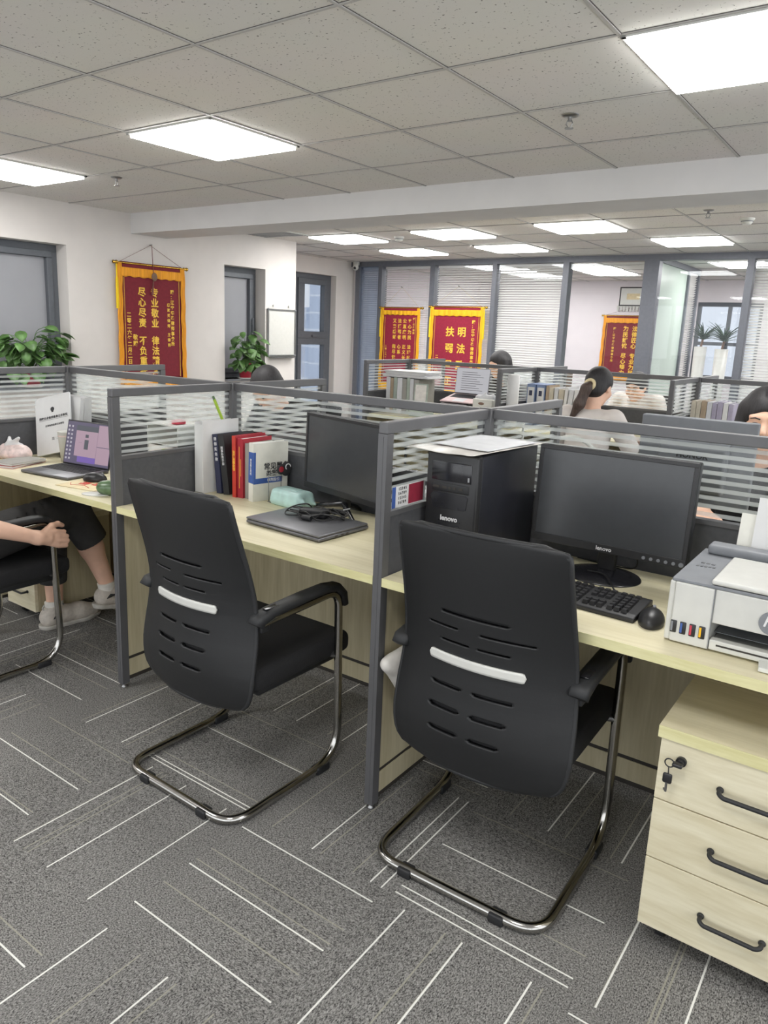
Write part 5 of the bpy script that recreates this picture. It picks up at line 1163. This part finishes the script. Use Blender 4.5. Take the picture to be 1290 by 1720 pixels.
pothos('green pothos in a red pot in the second window recess', (LW+.012, 3.26, .9005), 75, .24, .36, 9, .075, .145, 'potred', .15)
def palm(label, loc, seed, ph, n):
    t = thing('potted_palm', label, 'plant', loc, 0, 'potted palms in the office'); random.seed(seed)
    MB().lathe([(.001, 0), (.065, 0), (.085, ph), (.077, ph), (.072, ph-.03), (.001, ph-.03)], 26).build('planter', 'white', t); MB().tube([(0, 0, ph-.03), (.02, 0, ph+.12)], .016, 8).build('trunk', 'brownbox', t); b = MB()
    for k in range(n):
        a = random.uniform(0, 2*PI); L = random.uniform(.24, .36); up = random.uniform(.2, 1.3); w = .017
        for i in range(6):
            def P(f): return Vector((.02+L*f*math.cos(a)*math.cos(up*(1-f*.6)), L*f*math.sin(a)*math.cos(up*(1-f*.6)), ph+.10+L*f*math.sin(up)-.22*f*f*L))
            p, q = P(i/6), P((i+1)/6); sd = Vector((-math.sin(a), math.cos(a), 0)); w0, w1 = w*(1-i/6*.8), w*(1-(i+1)/6*.9)
            b.add([p-sd*w0, p+sd*w0, q+sd*w1, q-sd*w1], [(0, 1, 2, 3)], None, True)
    b.build('fronds', 'leaf2', t, solid=.001); return t
palm('spiky potted palm in a tall white planter behind the glass, left of its twin', (-.24, 9.32, 0), 2, 1.38, 70)
palm('spiky potted palm in a tall white planter behind the glass, beside the mullion', (.14, 8.85, 0), 6, 1.36, 70)
# ---------------------------------------------------------------- people
def head_shape(F, A):
    def p(x, y, z): return (A @ Vector((x, y, z)))[:]
    R = A.to_3x3().to_4x4()
    F.ell(p(0, -.012, .022), (.073, .092, .088), R, .02).ell(p(0, .022, -.045), (.060, .062, .074), R, .03).ell(p(0, .055, -.098), (.026, .022, .020), R, .025)
    F.ell(p(0, .066, .020), (.052, .020, .014), R, .02)
    for s in (-1, 1):
        F.ell(p(s*.031, .094, .000), (.018, .014, .011), R, .012, 'sub').ell(p(s*.040, .060, -.035), (.024, .022, .022), R, .025)
        F.ell(p(s*.072, -.006, -.012), (.010, .020, .031), R, .008)
        F.ell(p(s*.031, .074, .000), (.0135, .0125, .0125), R, .004)
    F.cone(p(0, .080, .004), p(0, .098, -.032), .0075, .0125, .012).ell(p(0, .083, -.066), (.022, .010, .0055), R, .006).ell(p(0, .082, -.075), (.018, .010, .0055), R, .006)
def hand(F, W, fwd, side, up, curl=.6, s=1.0):
    """palm and five separate fingers; fwd = wrist to knuckles, side = towards the thumb"""
    W, f, d, u = Vector(W), Vector(fwd).normalized(), Vector(side).normalized(), Vector(up).normalized()
    F.cone(W[:], (W+f*.03*s)[:], .026*s, .027*s, .02)
    for k in range(4): F.cone((W+f*.02*s+d*(k-1.5)*.012*s)[:], (W+f*.082*s+d*(k-1.5)*.020*s)[:], .014*s, .0118*s, .012)
    L = (.074, .088, .082, .064)
    for k in range(4):
        b = W+f*.084*s+d*(1.5-k)*.0200*s; q = b; a = .15
        for j, fr in enumerate((.44, .31, .25)):
            a += curl*(.5 if j == 0 else 1.0); n = q+(f*math.cos(a)-u*math.sin(a))*L[k]*fr*s
            F.cone(q[:], n[:], (.0098-.0009*j)*s, (.0090-.0010*j)*s, .003); q = n
    q = W+f*.022*s+d*.026*s
    for j, (l, a) in enumerate(((.040, .75), (.032, .45), (.026, .25))):
        n = q+(f*math.cos(a)+d*math.sin(a)-u*.35*curl).normalized()*l*s; F.cone(q[:], n[:], (.0135-.0018*j)*s, (.0118-.0018*j)*s, .006); q = n
def seated(name, label, loc, rz, lean=.12, nod=.2, turn=0.0, hair='long', hairm='hair', shirtm='shirt', trm='darkcloth', hz=0.0, parting=False):
    t = thing(name, label, 'person', loc, rz, None)
    B = T(0, 0, .53) @ rot(rx=-lean) @ T(0, 0, -.53)
    def b(x, y, z): return (B @ Vector((x, y, z)))[:]
    A = B @ T(0, .02, 1.06) @ rot(rz=turn) @ rot(rx=-(nod-lean)) @ T(0, .018, .10+hz)
    lo, hi = (-.46, -.26, -.02), (.46, .80, 1.40)
    sh = [b(s*.165, -.005, .955) for s in (-1, 1)]; el = [(s*.25, .15, .765) for s in (-1, 1)]; wr = [(s*.15, .37, .805) for s in (-1, 1)]
    F = Field(lo, hi, .0066)
    F.ell((0, 0, .53), (.15, .12, .09)).cone(b(0, 0, .58), b(0, .005, .86), .115, .12, .05).cone(b(-.13, 0, .955), b(.13, 0, .955), .05, .05, .05).cone(b(0, .0, .97), b(0, .022, 1.09), .050, .048, .03)
    for i, s in enumerate((-1, 1)):
        F.cone(sh[i], el[i], .044, .036, .03).cone(el[i], wr[i], .037, .024, .02)
        hand(F, wr[i], (-s*.15, .95, -.15), (-s, -.15, 0), (0, .15, 1), .35)
        F.chain([(s*.09, .03, .52), (s*.10, .42, .51), (s*.10, .44, .09)], [.078, .055, .034], .03).cone((s*.10, .42, .05), (s*.11, .56, .035), .035, .028, .02)
    head_shape(F, A); F.build('body', 'skin', t)
    F = Field(lo, hi, .0075)
    F.ell((0, 0, .55), (.165, .135, .09)).cone(b(0, 0, .58), b(0, .005, .86), .132, .136, .05).cone(b(-.14, 0, .950), b(.14, 0, .950), .060, .060, .05).cone(b(0, .03, .80), b(0, .04, .86), .11, .11, .05)
    for i in range(2): q = Vector(sh[i]).lerp(Vector(el[i]), .93); F.cone(sh[i], q[:], .062, .056, .03)
    F.ell(b(0, .035, 1.055), (.070, .072, .075), None, .015, 'sub').cut((0, 0, .49), (0, 0, -1)); F.build('shirt', shirtm, t)
    q = MB(); 
    for s in (-1, 1): q.tube([b(s*.075, .005, 1.000), b(s*.045, .095, .965), b(s*.01, .125, .93)], [.008, .011, .006], 8)
    q.build('collar', shirtm, t)
    F = Field(lo, hi, .009); F.ell((0, 0, .525), (.162, .132, .098))
    for s in (-1, 1): F.chain([(s*.09, .03, .52), (s*.10, .43, .51), (s*.10, .45, .13)], [.09, .068, .052], .03)
    F.cut((0, 0, .10), (0, 0, -1)).cut((0, 0, .60), (0, 0, 1)); F.build('trousers', trm, t)
    for s in (-1, 1):
        F = Field((s*.11-.07, .34, -.01), (s*.11+.07, .64, .12), .005); F.cone((s*.10, .42, .045), (s*.115, .57, .032), .042, .036, .02).cone((s*.10, .42, .05), (s*.10, .42, .085), .04, .042, .02).cut((0, 0, .002), (0, 0, -1)); F.build('shoe', 'blackm', t)
    def a(x, y, z): return (A @ Vector((x, y, z)))[:]
    R = A.to_3x3().to_4x4(); c = A.translation
    F = Field((c.x-.2, c.y-.32, c.z-.42), (c.x+.2, c.y+.2, c.z+.17), .005)
    F.ell(a(0, -.016, .028), (.084, .102, .094), R, .02)
    if hair == 'long':
        for s in (-1, 1): F.chain([a(s*.062, -.015, .03), a(s*.080, .012, -.06), a(s*.088, .0, -.17), a(s*.085, -.03, -.26)], [.036, .030, .030, .024], .02)
        F.cone(a(0, -.06, 0), a(0, -.085, -.22), .07, .06, .03)
    else:
        F.ell(a(0, -.06, -.03), (.07, .05, .06), R, .02)
    F.ell(a(0, .112, -.045), (.060 if hair == 'long' else .064, .082, .095), R, .018, 'sub')
    if parting: F.cone(a(0, .085, .085), a(0, -.02, .128), .005, .004, .006, 'sub')
    F.build('hair', hairm, t)
    if hair == 'tail':
        F = Field((c.x-.2, c.y-.4, c.z-.42), (c.x+.2, c.y+.1, c.z+.1), .005)
        F.chain([a(-.005, -.098, -.012), a(-.014, -.135, -.050), a(-.040, -.130, -.15), a(-.085, -.110, -.245)], [.024, .032, .034, .012], .02); pt = F.build('ponytail', 'hairbrown', t)
        q = MB(); q.tube([a(.030*math.cos(k*PI/8)-.006, -.118+.0*k, -.020+.030*math.sin(k*PI/8)) for k in range(16)], .0105, 8, closed=True); q.build('scrunchie', 'cream', pt)
    for s in (-1, 1):
        q = MB(); q.ell((0, 0, 0), (.0105, .004, .0045), M4=A @ T(s*.031, .0865, .0)); q.build('eye', 'ink', t)
        q = MB(); q.tube([a(s*.014, .090, .017), a(s*.032, .0885, .022), a(s*.048, .078, .017)], [.0025, .0028, .0015], 6); q.build('eyebrow', 'hair', t)
    q = MB(); q.tube([a(-.020, .0915, -.070), a(0, .0955, -.069), a(.020, .0915, -.070)], [.002, .0042, .002], 8); q.build('lips', 'pinktape', t)
    return t
seated('person', 'woman with brown ponytail and cream shirt, her back to us, at the far desk', (.735, 2.30, 0), math.radians(-6), .14, .28, 0, 'tail', 'hair', 'shirt')
seated('person', 'dark-haired woman at the right picture edge facing us behind the dark-backed monitor', (1.915, 1.10, 0), PI+.10, .20, .16, .05, 'long', 'hair', 'blacktee', hz=.02, parting=True)
seated('person', 'person with long dark hair whose head shows above the far screens before the bright blind', (-.72, 4.22, 0), PI-.25, .18, .30, -.2, 'long', 'hair', 'blacktee', hz=.04)
seated('person', 'person in white shirt seen through the far stripes beyond the ponytailed woman', (.50, 4.28, 0), PI-.1, .26, .28, 0, 'short', 'hair', 'shirt', hz=-.07)
seated('person', 'person with bowed brown-black hair just showing above the screen below the red flower pot', (-.66, 1.15, 0), PI, .30, .75, 0, 'short', 'hair', 'blacktee', hz=-.0)

# the seated person at the left edge, legs crossed, one hand on the chair arm
t = thing('person', 'person in charcoal cropped trousers and pale sneakers, hand on the chair arm', 'person', (0, 0, 0))
lo, hi = (-1.0, -1.12, -.02), (-.18, .02, 1.42)
F = Field(lo, hi, .0048)
hip, ch = (-.66, -.86, .545), (-.665, -.865, .90)
F.ell(hip, (.15, .12, .09)).cone((-.66, -.86, .58), ch, .115, .12, .05).cone((-.80, -.865, .985), (-.53, -.865, .985), .05, .05, .05).cone((-.665, -.86, 1.0), (-.665, -.835, 1.12), .05, .048, .03)
RS, RE, RW = (-.49, -.87, .985), (-.385, -.985, .685), (-.352, -.725, .578)
F.cone(RS, RE, .044, .038, .03).cone(RE, RW, .041, .0255, .02)
# fist closed round the front of the chair arm
K = [Vector((-.352, -.650, .590)), Vector((-.349, -.640, .570)), Vector((-.349, -.638, .550)), Vector((-.352, -.644, .531))]
Wv = Vector(RW)
F.cone(RW, (-.354, -.685, .568), .026, .027, .02)
for k, q in enumerate(K):
    F.cone((Wv+Vector((.002, .03, .014-.012*k)))[:], q[:], .0135, .0118, .006)
    m1_ = q+Vector((-.004, .040, -.010)); m2_ = m1_+Vector((-.028, .012, -.010)); m3_ = m2_+Vector((-.020, -.016, -.004))
    F.cone(q[:], m1_[:], .0106, .0098, .0025).cone(m1_[:], m2_[:], .0098, .0090, .0025).cone(m2_[:], m3_[:], .0090, .0080, .0025)
F.chain([(-.358, -.695, .590), (-.366, -.655, .612), (-.376, -.622, .612), (-.384, -.598, .600)], [.0165, .0135, .0118, .0095], .004)
LS, LE, LW_ = (-.84, -.87, .985), (-.97, -.93, .73), (-.90, -.80, .640)
F.cone(LS, LE, .044, .037, .03).cone(LE, LW_, .038, .025, .02); hand(F, LW_, (.1, .95, -.1), (1, -.1, 0), (0, .1, 1), .35)
F.chain([(-.75, -.82, .52), (-.78, -.42, .50), (-.770, -.425, .10)], [.078, .055, .036], .03).cone((-.766, -.44, .05), (-.750, -.27, .035), .034, .026, .02)
F.chain([(-.58, -.82, .54), (-.640, -.40, .575)], [.078, .060], .03).chain([(-.640, -.40, .575), (-.615, -.32, .40), (-.575, -.265, .205)], [.058, .052, .034], .03).cone((-.575, -.275, .165), (-.545, -.13, .125), .034, .028, .02)
head_shape(F, T(-.665, -.82, 1.245)); F.build('body', 'skin', t)
F = Field(lo, hi, .008)
F.ell(hip, (.165, .135, .10)).cone((-.66, -.86, .58), ch, .132, .134, .05).cone((-.805, -.865, .98), (-.525, -.865, .98), .06, .06, .05)
for S_, E_ in ((RS, RE), (LS, LE)): F.cone(S_, Vector(S_).lerp(Vector(E_), .75)[:], .06, .055, .03)
F.ell((-.665, -.82, 1.08), (.07, .072, .075), None, .015, 'sub').cut((0, 0, .50), (0, 0, -1)); F.build('shirt', 'blacktee', t)
F = Field(lo, hi, .006)
F.ell((-.66, -.86, .535), (.162, .132, .10))
F.chain([(-.75, -.83, .52), (-.775, -.42, .51), (-.775, -.425, .24)], [.092, .072, .064], .03)
G = Field(lo, hi, .006); G.chain([(-.575, -.83, .545), (-.640, -.40, .590), (-.602, -.305, .405)], [.096, .080, .072], .03)
ax = np.array((-.602, -.305, .405))-np.array((-.640, -.40, .590)); G.cut((-.6085, -.322, .425), ax)
F.cut((0, 0, .215), (0, 0, -1)); F._put(tuple(slice(0, k) for k in F.n), G.D, .015, 'add')
# soft creases across the crossed thigh
for k in range(5):
    y = -.50-.045*k; F.cone((-.66, y, .672-.010*k), (-.52, y-.03, .640-.006*k), .004, .004, .012, 'sub')
F.build('trousers', 'darkcloth', t)
def sneaker(heel, toe, ankle, sock):
    heel, toe = Vector(heel), Vector(toe); f = (toe-heel).normalized(); s = f.cross(Vector((0, 0, 1))).normalized(); u = s.cross(f).normalized(); L = (toe-heel).length
    A = Matrix((s, f, u)).transposed().to_4x4(); A.translation = heel
    def p(x, y, z): return (A @ Vector((x, y*L, z)))[:]
    c = (heel+toe)/2; F = Field((c.x-.2, c.y-.2, c.z-.12), (c.x+.2, c.y+.2, c.z+.2), .0035)
    F.chain([p(0, .10, .050), p(0, .35, .056), p(0, .65, .046), p(0, .88, .036)], [.040, .041, .043, .034], .02).cone(p(0, .12, .06), p(0, .20, .090), .042, .040, .02)
    F.cut(p(0, 0, .018), (-u)[:]).ell(p(0, .16, .125), (.030, .034, .03), None, .01, 'sub'); sh = F.build('sneaker', 'shoe', t)
    F = Field((c.x-.2, c.y-.2, c.z-.12), (c.x+.2, c.y+.2, c.z+.2), .0035)
    F.chain([p(0, .08, .02), p(0, .4, .02), p(0, .70, .02), p(0, .92, .026)], [.043, .042, .048, .036], .02).cut(p(0, 0, .022), u[:]).cut(p(0, 0, .0), (-u)[:]); F.build('sole', 'sole', sh)
    b = MB()
    for k in range(5): y = .32+.075*k; z = .104-.013*k; b.tube([p(-.030, y, z-.016), p(0, y+.01, z+.001), p(.030, y, z-.016)], .0033, 6)
    b.tube([p(0, .33, .105), p(.018, .27, .118), p(.03, .32, .11)], .0025, 6).tube([p(0, .33, .105), p(-.02, .28, .117), p(-.03, .33, .108)], .0025, 6); b.build('laces', 'greyplastic', sh)
    b = MB(); b.tube([p(.042, .10, .055), p(.044, .17, .070), p(.043, .24, .072)], [.004, .008, .004], 8).tube([p(-.042, .10, .055), p(-.044, .17, .070), p(-.043, .24, .072)], [.004, .008, .004], 8); b.build('heel_patch', 'ink', sh)
    MB().tube([p(0, .035, .085), p(0, -.01, .105), p(0, .03, .118)], .003, 6).build('heel_loop', 'white', sh)
    F = Field((c.x-.2, c.y-.2, c.z-.05), (c.x+.2, c.y+.2, c.z+.25), .004); F.cone(p(0, .20, .06), sock, .040, .042, .02); F.cut(sock, (Vector(sock)-Vector(p(0, .2, .06)))[:]); F.build('sock', 'sock', t)
sneaker((-.765, -.49, .0), (-.745, -.215, .0), None, (-.770, -.43, .125))
sneaker((-.590, -.320, .105), (-.525, -.065, .070), None, (-.580, -.272, .225))
F = Field((-.8, -1.05, 1.0), (-.5, -.65, 1.42), .006); F.ell((-.665, -.836, 1.275), (.085, .103, .095)).cone((-.665, -.88, 1.25), (-.665, -.92, 1.08), .07, .05, .03).ell((-.665, -.71, 1.20), (.06, .082, .095), None, .018, 'sub'); F.build('hair', 'hair', t)
